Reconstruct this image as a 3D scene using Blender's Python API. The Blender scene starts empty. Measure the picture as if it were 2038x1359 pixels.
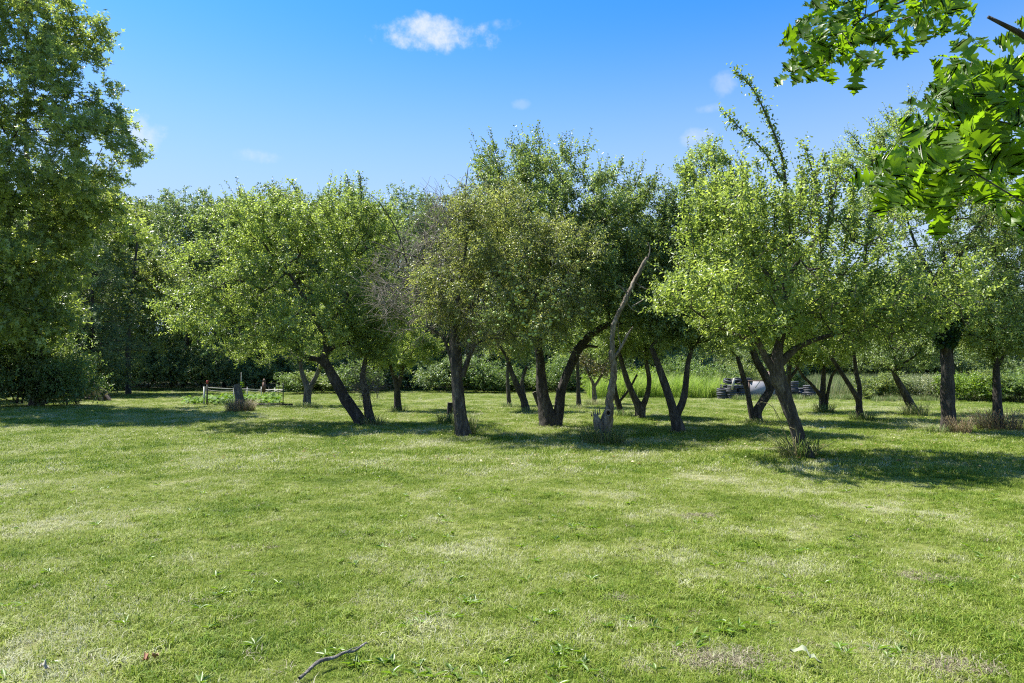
import bpy, math, random
import numpy as np
from mathutils import Vector
random.seed(7)
C = bpy.context.scene.collection
SC = bpy.context.scene
F = 1359.0; CX = 1019.0; CY = 679.5; H = 1.6
TH = math.atan(55.5 / F)
CT, ST = math.cos(TH), math.sin(TH)

# ------------------------------------------------------------------ camera
cam = bpy.data.cameras.new('camera'); cam.lens = 24.0; cam.sensor_width = 36.0
cam.clip_start = 0.05; cam.clip_end = 1500
camo = bpy.data.objects.new('camera', cam); C.objects.link(camo)
camo.location = (0, 0, H); camo.rotation_euler = (math.pi / 2 + TH, 0, 0)
SC.camera = camo

# ------------------------------------------------------------------ light
SUN = np.array([-0.67, 0.36, 1.30]); SUN /= np.linalg.norm(SUN)
sl = bpy.data.lights.new('sun', 'SUN'); sl.energy = 4.3; sl.angle = math.radians(0.53); sl.color = (1.0, 0.955, 0.87)
so = bpy.data.objects.new('sun', sl); C.objects.link(so)
so.rotation_euler = Vector(SUN.tolist()).to_track_quat('Z', 'Y').to_euler()
w = bpy.data.worlds.new('World'); SC.world = w; w.use_nodes = True
nt = w.node_tree; nt.nodes.clear()
def nn(t, typ, **kw):
    n = t.nodes.new(typ)
    for k, v in kw.items(): setattr(n, k, v)
    return n
wo = nn(nt, 'ShaderNodeOutputWorld'); bg = nn(nt, 'ShaderNodeBackground'); bg.inputs['Strength'].default_value = 0.14
sky = nn(nt, 'ShaderNodeTexSky', sky_type='NISHITA'); sky.sun_disc = False
sky.sun_elevation = math.asin(SUN[2]); sky.sun_rotation = math.atan2(SUN[0], SUN[1])
sky.air_density = 1.0; sky.dust_density = 0.6; sky.ozone_density = 2.0; sky.altitude = 200
hs = nn(nt, 'ShaderNodeHueSaturation'); hs.inputs['Saturation'].default_value = 1.12
tn = nn(nt, 'ShaderNodeMix', data_type='RGBA', blend_type='MULTIPLY'); tn.inputs['Factor'].default_value = 1; tn.inputs['B'].default_value = (.30, .475, .64, 1)
nt.links.new(sky.outputs[0], tn.inputs['A']); nt.links.new(tn.outputs['Result'], hs.inputs['Color'])
tc = nn(nt, 'ShaderNodeTexCoord')
noi = nn(nt, 'ShaderNodeTexNoise'); noi.inputs['Scale'].default_value = 22; noi.inputs['Detail'].default_value = 7
noi.inputs['Roughness'].default_value = 0.62
nt.links.new(tc.outputs['Generated'], noi.inputs['Vector'])
noi2 = nn(nt, 'ShaderNodeMath', operation='MULTIPLY_ADD'); noi2.inputs[1].default_value = 4.5; noi2.inputs[2].default_value = -2.2
nt.links.new(noi.outputs['Fac'], noi2.inputs[0])
def raydir(px, py):
    u = (px - CX) / F; v = (CY - py) / F
    d = np.array([u, CT - v * ST, ST + v * CT]); return d / np.linalg.norm(d)
prev = None
for (cx, cy, a, b, dens) in [(868, 66, 118, 30, .88), (1008, 50, 30, 16, .4), (272, 262, 52, 32, .6), (512, 310, 40, 14, .28),
                             (1440, 165, 26, 26, .3), (1395, 272, 36, 18, .35), (1415, 216, 26, 10, .22), (1040, 207, 22, 10, .18),
                             (2420, 210, 150, 60, .7), (-560, 120, 140, 50, .7), (2900, 60, 100, 40, .6)]:
    d = raydir(cx, cy); r = np.cross(d, [0, 0, 1]); r /= np.linalg.norm(r); up = np.cross(r, d)
    outs = []
    for vec, s in ((r, a / F), (up, b / F)):
        m = nn(nt, 'ShaderNodeVectorMath', operation='DOT_PRODUCT'); m.inputs[1].default_value = (vec / s).tolist()
        nt.links.new(tc.outputs['Generated'], m.inputs[0]); 
        q = nn(nt, 'ShaderNodeMath', operation='POWER'); q.inputs[1].default_value = 2
        nt.links.new(m.outputs['Value'], q.inputs[0]); outs.append(q)
    s = nn(nt, 'ShaderNodeMath', operation='ADD'); nt.links.new(outs[0].outputs[0], s.inputs[0]); nt.links.new(outs[1].outputs[0], s.inputs[1])
    e = nn(nt, 'ShaderNodeMath', operation='SUBTRACT'); e.inputs[0].default_value = 0.85; nt.links.new(s.outputs[0], e.inputs[1])
    # noise only shapes the edge
    f = nn(nt, 'ShaderNodeMath', operation='ADD'); nt.links.new(e.outputs[0], f.inputs[0]); nt.links.new(noi2.outputs[0], f.inputs[1])
    g = nn(nt, 'ShaderNodeMapRange', interpolation_type='SMOOTHSTEP'); g.inputs['From Min'].default_value = -0.1; g.inputs['From Max'].default_value = 1.5
    g.inputs['To Max'].default_value = dens; nt.links.new(f.outputs[0], g.inputs['Value'])
    # only in front half
    hd = nn(nt, 'ShaderNodeVectorMath', operation='DOT_PRODUCT'); hd.inputs[1].default_value = d.tolist(); nt.links.new(tc.outputs['Generated'], hd.inputs[0])
    hg = nn(nt, 'ShaderNodeMath', operation='GREATER_THAN'); hg.inputs[1].default_value = 0.5; nt.links.new(hd.outputs['Value'], hg.inputs[0])
    hm = nn(nt, 'ShaderNodeMath', operation='MULTIPLY'); nt.links.new(g.outputs[0], hm.inputs[0]); nt.links.new(hg.outputs[0], hm.inputs[1])
    if prev is None: prev = hm
    else:
        mx = nn(nt, 'ShaderNodeMath', operation='MAXIMUM'); nt.links.new(prev.outputs[0], mx.inputs[0]); nt.links.new(hm.outputs[0], mx.inputs[1]); prev = mx
mixc = nn(nt, 'ShaderNodeMix', data_type='RGBA'); mixc.inputs['B'].default_value = (2.35, 2.45, 2.65, 1)
sxyz = nn(nt, 'ShaderNodeSeparateXYZ'); nt.links.new(tc.outputs['Generated'], sxyz.inputs[0])
hz = nn(nt, 'ShaderNodeMapRange', interpolation_type='SMOOTHSTEP'); hz.inputs['From Min'].default_value = .50; hz.inputs['From Max'].default_value = .12; hz.inputs['To Max'].default_value = .95; nt.links.new(sxyz.outputs['Z'], hz.inputs['Value'])
pale = nn(nt, 'ShaderNodeMix', data_type='RGBA'); pale.inputs['B'].default_value = (1.5, 1.9, 2.5, 1); nt.links.new(hz.outputs[0], pale.inputs['Factor']); nt.links.new(hs.outputs[0], pale.inputs['A'])
nt.links.new(prev.outputs[0], mixc.inputs['Factor']); nt.links.new(pale.outputs['Result'], mixc.inputs['A'])
nt.links.new(mixc.outputs['Result'], bg.inputs['Color']); nt.links.new(bg.outputs[0], wo.inputs['Surface'])
vs = SC.view_settings; vs.view_transform = 'Standard'; vs.look = 'None'; vs.gamma = 1; vs.use_curve_mapping = False; vs.exposure = 1.5
cy_ = SC.cycles; cy_.max_bounces = 11; cy_.diffuse_bounces = 6; cy_.glossy_bounces = 2; cy_.transmission_bounces = 8
cy_.transparent_max_bounces = 4; cy_.caustics_reflective = False; cy_.caustics_refractive = False
cy_.use_denoising = False; cy_.pixel_filter_type = 'BLACKMAN_HARRIS'; cy_.filter_width = 1.15

# ------------------------------------------------------------------ helpers
def P(px, py, Y):
    u = (px - CX) / F; v = (CY - py) / F; dy = CT - v * ST; t = Y / dy
    return np.array([u * t, Y, H + (ST + v * CT) * t])
def GD(py):                                  # distance of the ground seen at row py
    v = (CY - py) / F; return -H / (ST + v * CT) * (CT - v * ST)
def PG(px, py): return P(px, py, GD(py))
def unit(a): return a / np.maximum(np.linalg.norm(a, axis=-1, keepdims=True), 1e-9)
def mesh(name, V, tris, mat, tint=None, quads=None, smooth=False):
    V = np.asarray(V, dtype=np.float32)
    tris = np.zeros((0, 3), np.int32) if tris is None else np.asarray(tris, dtype=np.int32).reshape(-1, 3)
    q = np.zeros((0, 4), np.int32) if quads is None else np.asarray(quads, dtype=np.int32).reshape(-1, 4)
    me = bpy.data.meshes.new(name)
    me.vertices.add(len(V)); me.vertices.foreach_set('co', V.ravel())
    nl = tris.size + q.size; me.loops.add(nl); me.loops.foreach_set('vertex_index', np.concatenate([tris.ravel(), q.ravel()]))
    st = np.concatenate([np.arange(len(tris)) * 3, len(tris) * 3 + np.arange(len(q)) * 4]).astype(np.int32)
    me.polygons.add(len(st)); me.polygons.foreach_set('loop_start', st)
    if tint is not None:
        a = me.attributes.new('tint', 'FLOAT', 'FACE'); a.data.foreach_set('value', np.asarray(tint, np.float32))
    me.update(calc_edges=True); me.validate()
    if smooth: me.polygons.foreach_set('use_smooth', np.ones(len(st), bool))
    if mat: me.materials.append(mat)
    return me
def put(name, me, parent=None, loc=None, rot=None):
    o = bpy.data.objects.new(name, me); C.objects.link(o)
    if parent: o.parent = parent
    if loc is not None: o.location = [float(c) for c in loc]
    if rot is not None: o.rotation_euler = rot
    return o
def tag(o, label=None, cat=None, group=None, kind=None):
    if label: o['label'] = label
    if cat: o['category'] = cat
    if group: o['group'] = group
    if kind: o['kind'] = kind
    return o
def empty(name, loc, label, cat, group=None, rz=0):
    o = bpy.data.objects.new(name, None); C.objects.link(o); o.location = [float(c) for c in loc]; o.rotation_euler = (0, 0, rz)
    return tag(o, label, cat, group)
def copy_tree(o, loc, rz, s, label, group):
    r = o.copy(); C.objects.link(r); r.location = loc; r.rotation_euler = (0, 0, rz); r.scale = (s[0], s[1], s[2])
    r['label'] = label; r['group'] = group
    for ch in list(o.children):
        c = ch.copy(); C.objects.link(c); c.parent = r
    return r
class MB:
    def __init__(s): s.V = []; s.T = []; s.Q = []; s.t = []; s.n = 0
    def add(s, V, T=None, Q=None, tint=None):
        V = np.asarray(V, float)
        if T is not None: s.T.append(np.asarray(T).reshape(-1, 3) + s.n)
        if Q is not None: s.Q.append(np.asarray(Q).reshape(-1, 4) + s.n)
        s.V.append(V); s.n += len(V)
        if tint is not None: s.t.append(np.asarray(tint))
    def box(s, c, d, R=None):
        v = np.array([[x, y, z] for x in (-.5, .5) for y in (-.5, .5) for z in (-.5, .5)]) * np.array(d)
        if R is not None: v = v @ np.array(R).T
        s.add(v + np.array(c), Q=[[0, 1, 3, 2], [4, 6, 7, 5], [0, 4, 5, 1], [2, 3, 7, 6], [0, 2, 6, 4], [1, 5, 7, 3]])
    def mesh(s, name, mat, smooth=False):
        return mesh(name, np.concatenate(s.V), np.concatenate(s.T) if s.T else None, mat,
                    np.concatenate(s.t) if s.t else None, np.concatenate(s.Q) if s.Q else None, smooth)
def spline(pts, step):
    """Catmull-Rom through rows of pts (any number of columns), about step apart"""
    pts = np.asarray(pts, float); out = []
    ext = np.vstack([2 * pts[0] - pts[1], pts, 2 * pts[-1] - pts[-2]])
    for i in range(len(pts) - 1):
        p0, p1, p2, p3 = ext[i:i + 4]
        n = max(2, int(np.linalg.norm(p2[:3] - p1[:3]) / step))
        for k in range(n):
            t = k / n
            out.append(0.5 * ((2 * p1) + (-p0 + p2) * t + (2 * p0 - 5 * p1 + 4 * p2 - p3) * t * t + (-p0 + 3 * p1 - 3 * p2 + p3) * t ** 3))
    out.append(pts[-1]); return np.array(out)
def snoise(p, seed=0, f=1.0):
    r = np.random.RandomState(seed); o = np.zeros(len(p))
    for k in range(9):
        w_ = r.normal(size=3) * f * (1 + k * .45); o += np.sin(p @ w_ + r.uniform(0, 6.28)) / (1 + k * .45)
    return o / 3.0
def tube(path, sides=8, rough=0.0, seed=0, cap=True, flare=False, hollow=None):
    """path rows: x y z r -> verts, tris, quads"""
    path = np.asarray(path, float); X = path[:, :3]; R = path[:, 3]; n = len(X)
    T = unit(np.gradient(X, axis=0)); ref = np.array([0.31, 1, 0.11])
    A = unit(np.cross(T, ref)); B = np.cross(T, A)
    th = np.linspace(0, 2 * math.pi, sides, endpoint=False)
    s = np.concatenate([[0], np.cumsum(np.linalg.norm(np.diff(X, axis=0), axis=1))])
    cs, sn = np.cos(th), np.sin(th)
    RR = np.repeat(R[:, None], sides, 1)
    if rough:
        q = np.stack([np.outer(np.ones(n), cs) * 2.2, np.outer(np.ones(n), sn) * 2.2, np.outer(s * 1.7, np.ones(sides))], -1).reshape(-1, 3)
        big = snoise(q, seed, 1.0).reshape(n, sides)
        q2 = q * np.array([5, 5, 2.2]); fine = np.abs(snoise(q2, seed + 1, 1.0)).reshape(n, sides)
        RR = RR * (1 + rough * (0.8 * big - 0.9 * fine))
    if flare:
        f = np.exp(-s / (2.2 * R[0])); lob = 0.5 + 0.5 * np.sin(th * 4 + seed)
        RR = RR * (1 + np.outer(f, 0.05 + 0.3 * lob))
    V = X[:, None, :] + A[:, None, :] * (RR * cs)[..., None] + B[:, None, :] * (RR * sn)[..., None]
    V = V.reshape(-1, 3); i = np.arange(n - 1)[:, None] * sides; j = np.arange(sides)[None]; j2 = (j + 1) % sides
    Q = np.stack([i + j, i + j2, i + sides + j2, i + sides + j], -1).reshape(-1, 4)
    tr = []
    if cap:
        V = np.vstack([V, X[-1]]); k = len(V) - 1; b = (n - 1) * sides
        tr = [[b + a, b + (a + 1) % sides, k] for a in range(sides)]
    return V, np.array(tr, int).reshape(-1, 3), Q
def segs(mb, A, B, ra, rb, sides=4):
    """many frusta at once"""
    A = np.asarray(A); B = np.asarray(B); n = len(A)
    if n == 0: return
    T = unit(B - A); U = unit(np.cross(T, np.array([0.3, 0.9, 0.25]))); W = np.cross(T, U)
    th = np.linspace(0, 2 * math.pi, sides, endpoint=False); c = np.cos(th)[None, :, None]; s = np.sin(th)[None, :, None]
    r0 = np.asarray(ra)[:, None, None]; r1 = np.asarray(rb)[:, None, None]
    ring = U[:, None] * c + W[:, None] * s
    V = np.concatenate([A[:, None] + ring * r0, B[:, None] + ring * r1], 1).reshape(-1, 3)
    j = np.arange(sides); q = np.stack([j, (j + 1) % sides, sides + (j + 1) % sides, sides + j], -1)
    Q = (np.arange(n)[:, None, None] * 2 * sides + q[None]).reshape(-1, 4)
    mb.add(V, Q=Q)

# ------------------------------------------------------------------ materials
def base_mat(name):
    m = bpy.data.materials.new(name); m.use_nodes = True; t = m.node_tree; b = t.nodes['Principled BSDF']; return m, t, b
def ramp(t, stops, src):
    r = nn(t, 'ShaderNodeValToRGB'); e = r.color_ramp.elements
    while len(e) < len(stops): e.new(0.5)
    for k, (p, c) in enumerate(stops): e[k].position = p; e[k].color = (*c, 1)
    t.links.new(src, r.inputs[0]); return r
def noise(t, scale, detail=4, vec=None, rough=.55):
    n = nn(t, 'ShaderNodeTexNoise'); n.inputs['Scale'].default_value = scale; n.inputs['Detail'].default_value = detail; n.inputs['Roughness'].default_value = rough
    if vec is not None: t.links.new(vec, n.inputs['Vector'])
    return n
def leaf_mat(name, cols, trans=0.38, gloss=0.42, tcol=(1.4, 1.4, .6), spec=.5):
    m, t, b = base_mat(name)
    at = nn(t, 'ShaderNodeAttribute', attribute_name='tint')
    g = nn(t, 'ShaderNodeNewGeometry'); ns = noise(t, 0.9, 2, g.outputs['Position'])
    ad = nn(t, 'ShaderNodeMath', operation='MULTIPLY_ADD'); ad.inputs[1].default_value = 0.5
    sb = nn(t, 'ShaderNodeMath', operation='SUBTRACT'); sb.inputs[1].default_value = 0.25
    t.links.new(ns.outputs['Fac'], ad.inputs[0]); t.links.new(at.outputs['Fac'], sb.inputs[0]); t.links.new(sb.outputs[0], ad.inputs[2])
    n = len(cols); r = ramp(t, [(k / (n - 1), c) for k, c in enumerate(cols)], ad.outputs[0])
    t.links.new(r.outputs[0], b.inputs['Base Color']); b.inputs['Roughness'].default_value = gloss
    b.inputs['Specular IOR Level'].default_value = spec
    tr = nn(t, 'ShaderNodeBsdfTranslucent'); mu = nn(t, 'ShaderNodeMix', data_type='RGBA', blend_type='MULTIPLY'); mu.inputs['Factor'].default_value = 1
    mu.inputs['B'].default_value = (*tcol, 1); t.links.new(r.outputs[0], mu.inputs['A']); t.links.new(mu.outputs['Result'], tr.inputs['Color'])
    ms = nn(t, 'ShaderNodeMixShader'); ms.inputs[0].default_value = trans
    t.links.new(b.outputs[0], ms.inputs[1]); t.links.new(tr.outputs[0], ms.inputs[2])
    t.links.new(ms.outputs[0], t.nodes['Material Output'].inputs['Surface']); return m
def bark_mat(name, c0, c1, c2, scale=9, bump=.9):
    m, t, b = base_mat(name); tcx = nn(t, 'ShaderNodeTexCoord'); mp = nn(t, 'ShaderNodeMapping'); mp.inputs['Scale'].default_value = (1, 1, .28)
    t.links.new(tcx.outputs['Object'], mp.inputs['Vector'])
    n1 = noise(t, scale, 6, mp.outputs[0], .65); n2 = noise(t, scale * 4, 4, mp.outputs[0], .7)
    r = ramp(t, [(.3, c0), (.52, c1), (.72, c2)], n1.outputs['Fac'])
    mu = nn(t, 'ShaderNodeMix', data_type='RGBA', blend_type='MULTIPLY'); mu.inputs['Factor'].default_value = .7
    r2 = ramp(t, [(.35, (.35, .33, .3)), (.6, (1, 1, 1))], n2.outputs['Fac'])
    t.links.new(r.outputs[0], mu.inputs['A']); t.links.new(r2.outputs[0], mu.inputs['B']); t.links.new(mu.outputs['Result'], b.inputs['Base Color'])
    bp = nn(t, 'ShaderNodeBump'); bp.inputs['Strength'].default_value = bump; bp.inputs['Distance'].default_value = .03
    t.links.new(n2.outputs['Fac'], bp.inputs['Height']); t.links.new(bp.outputs[0], b.inputs['Normal'])
    b.inputs['Roughness'].default_value = .9; return m
def plain(name, c, rough=.7, metal=0, var=.25, scale=12):
    m, t, b = base_mat(name); tcx = nn(t, 'ShaderNodeTexCoord'); n = noise(t, scale, 5, tcx.outputs['Object'])
    r = ramp(t, [(.25, tuple(x * (1 - var) for x in c)), (.75, tuple(min(1, x * (1 + var)) for x in c))], n.outputs['Fac'])
    t.links.new(r.outputs[0], b.inputs['Base Color']); b.inputs['Roughness'].default_value = rough; b.inputs['Metallic'].default_value = metal; return m
M = {}
M['apple'] = leaf_mat('apple_leaf', [(0.084, 0.12, 0.045), (0.166, 0.231, 0.079), (0.277, 0.362, 0.125), (0.448, 0.532, 0.195)], gloss=.40, trans=.45)
M['apple_dark'] = leaf_mat('dark_apple_leaf', [(0.064, 0.098, 0.042), (0.127, 0.185, 0.073), (0.23, 0.312, 0.121), (0.393, 0.471, 0.207)], gloss=.40, trans=.4)
M['apple_bright'] = leaf_mat('bright_apple_leaf', [(0.102, 0.144, 0.047), (0.17, 0.236, 0.072), (0.283, 0.361, 0.12), (0.407, 0.483, 0.181)], gloss=.40, trans=.5)
M['olive'] = leaf_mat('olive_apple_leaf', [(0.09, 0.11, 0.049), (0.169, 0.204, 0.083), (0.277, 0.318, 0.133), (0.443, 0.454, 0.232)], gloss=.38, trans=.45)
M['brownish'] = leaf_mat('sparse_brown_leaf', [(.05, .05, .02), (.08, .09, .03), (.12, .12, .05), (.18, .14, .08)])
M['oak'] = leaf_mat('oak_leaf', [(0.096, 0.13, 0.054), (0.181, 0.241, 0.087), (0.293, 0.371, 0.13), (0.432, 0.506, 0.2)], gloss=.33, trans=.48)
M['near_oak'] = leaf_mat('large_oak_leaf', [(.06, .11, .012), (.09, .16, .015), (.12, .21, .02), (.17, .26, .025)], gloss=.38, trans=.62, tcol=(2.2, 2.2, .4))
M['wood'] = leaf_mat('woodland_leaf', [(0.066, 0.106, 0.052), (0.118, 0.179, 0.083), (0.202, 0.281, 0.126), (0.334, 0.411, 0.189)], trans=.35)
M['wood_light'] = leaf_mat('light_woodland_leaf', [(0.084, 0.12, 0.046), (0.148, 0.198, 0.072), (0.227, 0.284, 0.108), (0.32, 0.374, 0.158)], trans=.4)
M['pine'] = leaf_mat('pine_needle', [(0.058, 0.103, 0.055), (0.098, 0.164, 0.089), (0.16, 0.248, 0.13), (0.227, 0.313, 0.162)], trans=.15)
M['shrub'] = leaf_mat('shrub_leaf', [(0.053, 0.094, 0.034), (0.099, 0.161, 0.057), (0.165, 0.247, 0.084), (0.25, 0.345, 0.121)])
M['shrub_bright'] = leaf_mat('bright_shrub_leaf', [(.08, .14, .02), (.14, .22, .03), (.19, .29, .045), (.26, .36, .08)], trans=.45)
M['shrub_pale'] = leaf_mat('pale_shrub_leaf', [(.06, .10, .03), (.12, .17, .06), (.25, .28, .16), (.5, .5, .42)])
M['squash'] = leaf_mat('squash_leaf', [(.06, .13, .02), (.095, .18, .025), (.14, .24, .03), (.20, .31, .045)], trans=.35, gloss=.6, spec=.2)
M['vine'] = leaf_mat('vine_leaf', [(0.016, 0.039, 0.013), (0.026, 0.058, 0.016), (0.039, 0.091, 0.021), (0.065, 0.117, 0.026)])
M['weed'] = leaf_mat('weed_leaf', [(.07, .13, .02), (.11, .19, .025), (.15, .25, .03), (.20, .30, .05)], gloss=.4)
M['bark'] = bark_mat('apple_bark', (.025, .02, .016), (.075, .063, .05), (.19, .168, .138))
M['bark_dark'] = bark_mat('dark_bark', (.02, .016, .013), (.055, .046, .038), (.14, .122, .10))
M['bark_grey'] = bark_mat('mottled_grey_bark', (.05, .042, .034), (.13, .115, .095), (.25, .24, .2))
M['dead'] = bark_mat('weathered_dead_wood', (.07, .05, .035), (.22, .18, .13), (.40, .36, .30))
M['twig'] = plain('dead_twig', (.21, .185, .15), .9, var=.4, scale=3)
M['branch'] = plain('branch_bark', (.05, .042, .034), .9)
M['cut'] = plain('cut_wood', (.34, .24, .16), .8, var=.35, scale=20)
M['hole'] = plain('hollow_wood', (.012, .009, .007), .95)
def straw_mat(name, cols, trans=.25):
    m, t, b = base_mat(name); at = nn(t, 'ShaderNodeAttribute', attribute_name='tint'); n = len(cols)
    r = ramp(t, [(k / (n - 1), c) for k, c in enumerate(cols)], at.outputs['Fac']); t.links.new(r.outputs[0], b.inputs['Base Color']); b.inputs['Roughness'].default_value = .6
    tr = nn(t, 'ShaderNodeBsdfTranslucent'); t.links.new(r.outputs[0], tr.inputs['Color']); ms = nn(t, 'ShaderNodeMixShader'); ms.inputs[0].default_value = trans
    t.links.new(b.outputs[0], ms.inputs[1]); t.links.new(tr.outputs[0], ms.inputs[2]); t.links.new(ms.outputs[0], t.nodes['Material Output'].inputs['Surface']); return m
M['drygrass'] = straw_mat('dry_grass', [(.15, .095, .055), (.25, .18, .10), (.36, .29, .17), (.14, .18, .06)])
M['thatch'] = straw_mat('lawn_thatch', [(.12, .09, .055), (.26, .22, .14), (.40, .36, .24), (.16, .20, .06)])
M['mixgrass'] = straw_mat('weedy_grass', [(.07, .13, .025), (.12, .20, .035), (.20, .25, .07), (.38, .33, .18)], trans=.35)
M['tallgrass'] = straw_mat('tall_grass_blade', [(.20, .32, .03), (.28, .42, .045), (.36, .50, .07), (.44, .50, .18)], trans=.5)
M['field'] = straw_mat('field_weed_blade', [(.11, .17, .05), (.19, .26, .07), (.28, .32, .12), (.42, .38, .24)], trans=.4)

def lawn_nodes(t, vec, dark=1.0):
    """patchy lawn colour from world position, shared by blades and soil"""
    mp = nn(t, 'ShaderNodeMapping'); mp.inputs['Rotation'].default_value = (0, 0, .35); mp.inputs['Scale'].default_value = (1.0, 1.05, 1); t.links.new(vec, mp.inputs['Vector'])
    a = noise(t, .62, 7, mp.outputs[0], .66); b = noise(t, 2.1, 5, mp.outputs[0], .65); c = noise(t, .11, 3, vec)
    m1 = nn(t, 'ShaderNodeMath', operation='MULTIPLY_ADD'); m1.inputs[1].default_value = .5
    a16 = nn(t, 'ShaderNodeMath', operation='MULTIPLY'); a16.inputs[1].default_value = 1.35; t.links.new(a.outputs['Fac'], a16.inputs[0])
    t.links.new(b.outputs['Fac'], m1.inputs[0]); t.links.new(a16.outputs[0], m1.inputs[2])
    m2 = nn(t, 'ShaderNodeMath', operation='MULTIPLY_ADD'); m2.inputs[1].default_value = .5
    t.links.new(c.outputs['Fac'], m2.inputs[0]); t.links.new(m1.outputs[0], m2.inputs[2])
    return m2          # ~ 0.97 mean
def grass_mat(name, shift=0.0):
    m, t, b = base_mat(name); g = nn(t, 'ShaderNodeNewGeometry'); v = lawn_nodes(t, g.outputs['Position'])
    oi = nn(t, 'ShaderNodeObjectInfo'); at = nn(t, 'ShaderNodeAttribute', attribute_name='tint')
    a1 = nn(t, 'ShaderNodeMath', operation='MULTIPLY_ADD'); a1.inputs[1].default_value = .2; t.links.new(oi.outputs['Random'], a1.inputs[0]); t.links.new(v.outputs[0], a1.inputs[2])
    a2 = nn(t, 'ShaderNodeMath', operation='MULTIPLY_ADD'); a2.inputs[1].default_value = .34; t.links.new(at.outputs['Fac'], a2.inputs[0]); t.links.new(a1.outputs[0], a2.inputs[2])
    mr = nn(t, 'ShaderNodeMapRange'); mr.inputs['From Min'].default_value = 1.09 - shift; mr.inputs['From Max'].default_value = 1.75 - shift; t.links.new(a2.outputs[0], mr.inputs['Value'])
    r = ramp(t, [(0, (.07, .14, .012)), (.28, (.145, .235, .02)), (.5, (.25, .32, .038)), (.76, (.34, .375, .11)), (.98, (.50, .50, .34))], mr.outputs[0])
    t.links.new(r.outputs[0], b.inputs['Base Color']); b.inputs['Roughness'].default_value = .55; b.inputs['Specular IOR Level'].default_value = .22
    tr = nn(t, 'ShaderNodeBsdfTranslucent'); t.links.new(r.outputs[0], tr.inputs['Color']); ms = nn(t, 'ShaderNodeMixShader'); ms.inputs[0].default_value = .35
    t.links.new(b.outputs[0], ms.inputs[1]); t.links.new(tr.outputs[0], ms.inputs[2]); t.links.new(ms.outputs[0], t.nodes['Material Output'].inputs['Surface']); return m
M['grass'] = grass_mat('lawn_blade'); M['grass_dry'] = grass_mat('dry_lawn_blade', .22)
def ground_mat():
    m, t, b = base_mat('lawn_ground'); g = nn(t, 'ShaderNodeNewGeometry'); v = lawn_nodes(t, g.outputs['Position'])
    f = noise(t, 26, 6, g.outputs['Position'], .75)
    a = nn(t, 'ShaderNodeMath', operation='MULTIPLY_ADD'); a.inputs[1].default_value = .5; t.links.new(f.outputs['Fac'], a.inputs[0]); t.links.new(v.outputs[0], a.inputs[2])
    mr = nn(t, 'ShaderNodeMapRange'); mr.inputs['From Min'].default_value = 1.1; mr.inputs['From Max'].default_value = 1.78; t.links.new(a.outputs[0], mr.inputs['Value'])
    r = ramp(t, [(0, (.035, .055, .009)), (.35, (.085, .115, .018)), (.6, (.16, .18, .045)), (.95, (.28, .26, .15))], mr.outputs[0])
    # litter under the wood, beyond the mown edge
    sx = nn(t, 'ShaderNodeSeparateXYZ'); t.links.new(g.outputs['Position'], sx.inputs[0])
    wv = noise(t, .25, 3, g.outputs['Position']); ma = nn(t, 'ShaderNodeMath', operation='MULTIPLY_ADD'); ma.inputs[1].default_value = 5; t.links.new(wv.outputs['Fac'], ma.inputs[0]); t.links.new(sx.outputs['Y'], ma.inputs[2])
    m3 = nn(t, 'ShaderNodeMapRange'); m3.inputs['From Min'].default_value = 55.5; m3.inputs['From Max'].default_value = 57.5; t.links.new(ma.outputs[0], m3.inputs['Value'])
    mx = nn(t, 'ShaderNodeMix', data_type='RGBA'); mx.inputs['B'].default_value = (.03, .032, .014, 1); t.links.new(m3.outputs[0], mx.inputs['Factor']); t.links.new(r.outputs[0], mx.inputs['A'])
    t.links.new(mx.outputs['Result'], b.inputs['Base Color']); b.inputs['Roughness'].default_value = .95; b.inputs['Specular IOR Level'].default_value = .1
    bp = nn(t, 'ShaderNodeBump'); bp.inputs['Strength'].default_value = .8; bp.inputs['Distance'].default_value = .03; t.links.new(f.outputs['Fac'], bp.inputs['Height']); t.links.new(bp.outputs[0], b.inputs['Normal'])
    return m
M['ground'] = ground_mat()

# ------------------------------------------------------------------ ground
def gz(x, y):
    x = np.asarray(x, float); y = np.asarray(y, float)
    return 0.018 * np.sin(x * .9 + 1.3 * np.sin(y * .35)) * np.sin(y * .7 + .5) + .012 * np.sin(x * 2.3 + y * 1.7)
ys = np.concatenate([np.arange(-30, 40, .5), np.arange(40, 120, 2.5), np.array([130, 170, 240, 400, 700])])
xs = np.concatenate([-np.array([700, 400, 200, 120, 90, 70]), np.arange(-60, 60.1, .75), np.array([70, 90, 120, 200, 400, 700])])
GX, GY = np.meshgrid(xs, ys); nx, ny = len(xs), len(ys)
V = np.stack([GX.ravel(), GY.ravel(), gz(GX.ravel(), GY.ravel())], -1)
ii = (np.arange(ny - 1)[:, None] * nx + np.arange(nx - 1)[None]).ravel()
g = put('ground', mesh('ground', V, None, M['ground'], quads=np.stack([ii, ii + 1, ii + nx + 1, ii + nx], -1), smooth=True)); tag(g, kind='structure')

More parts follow.
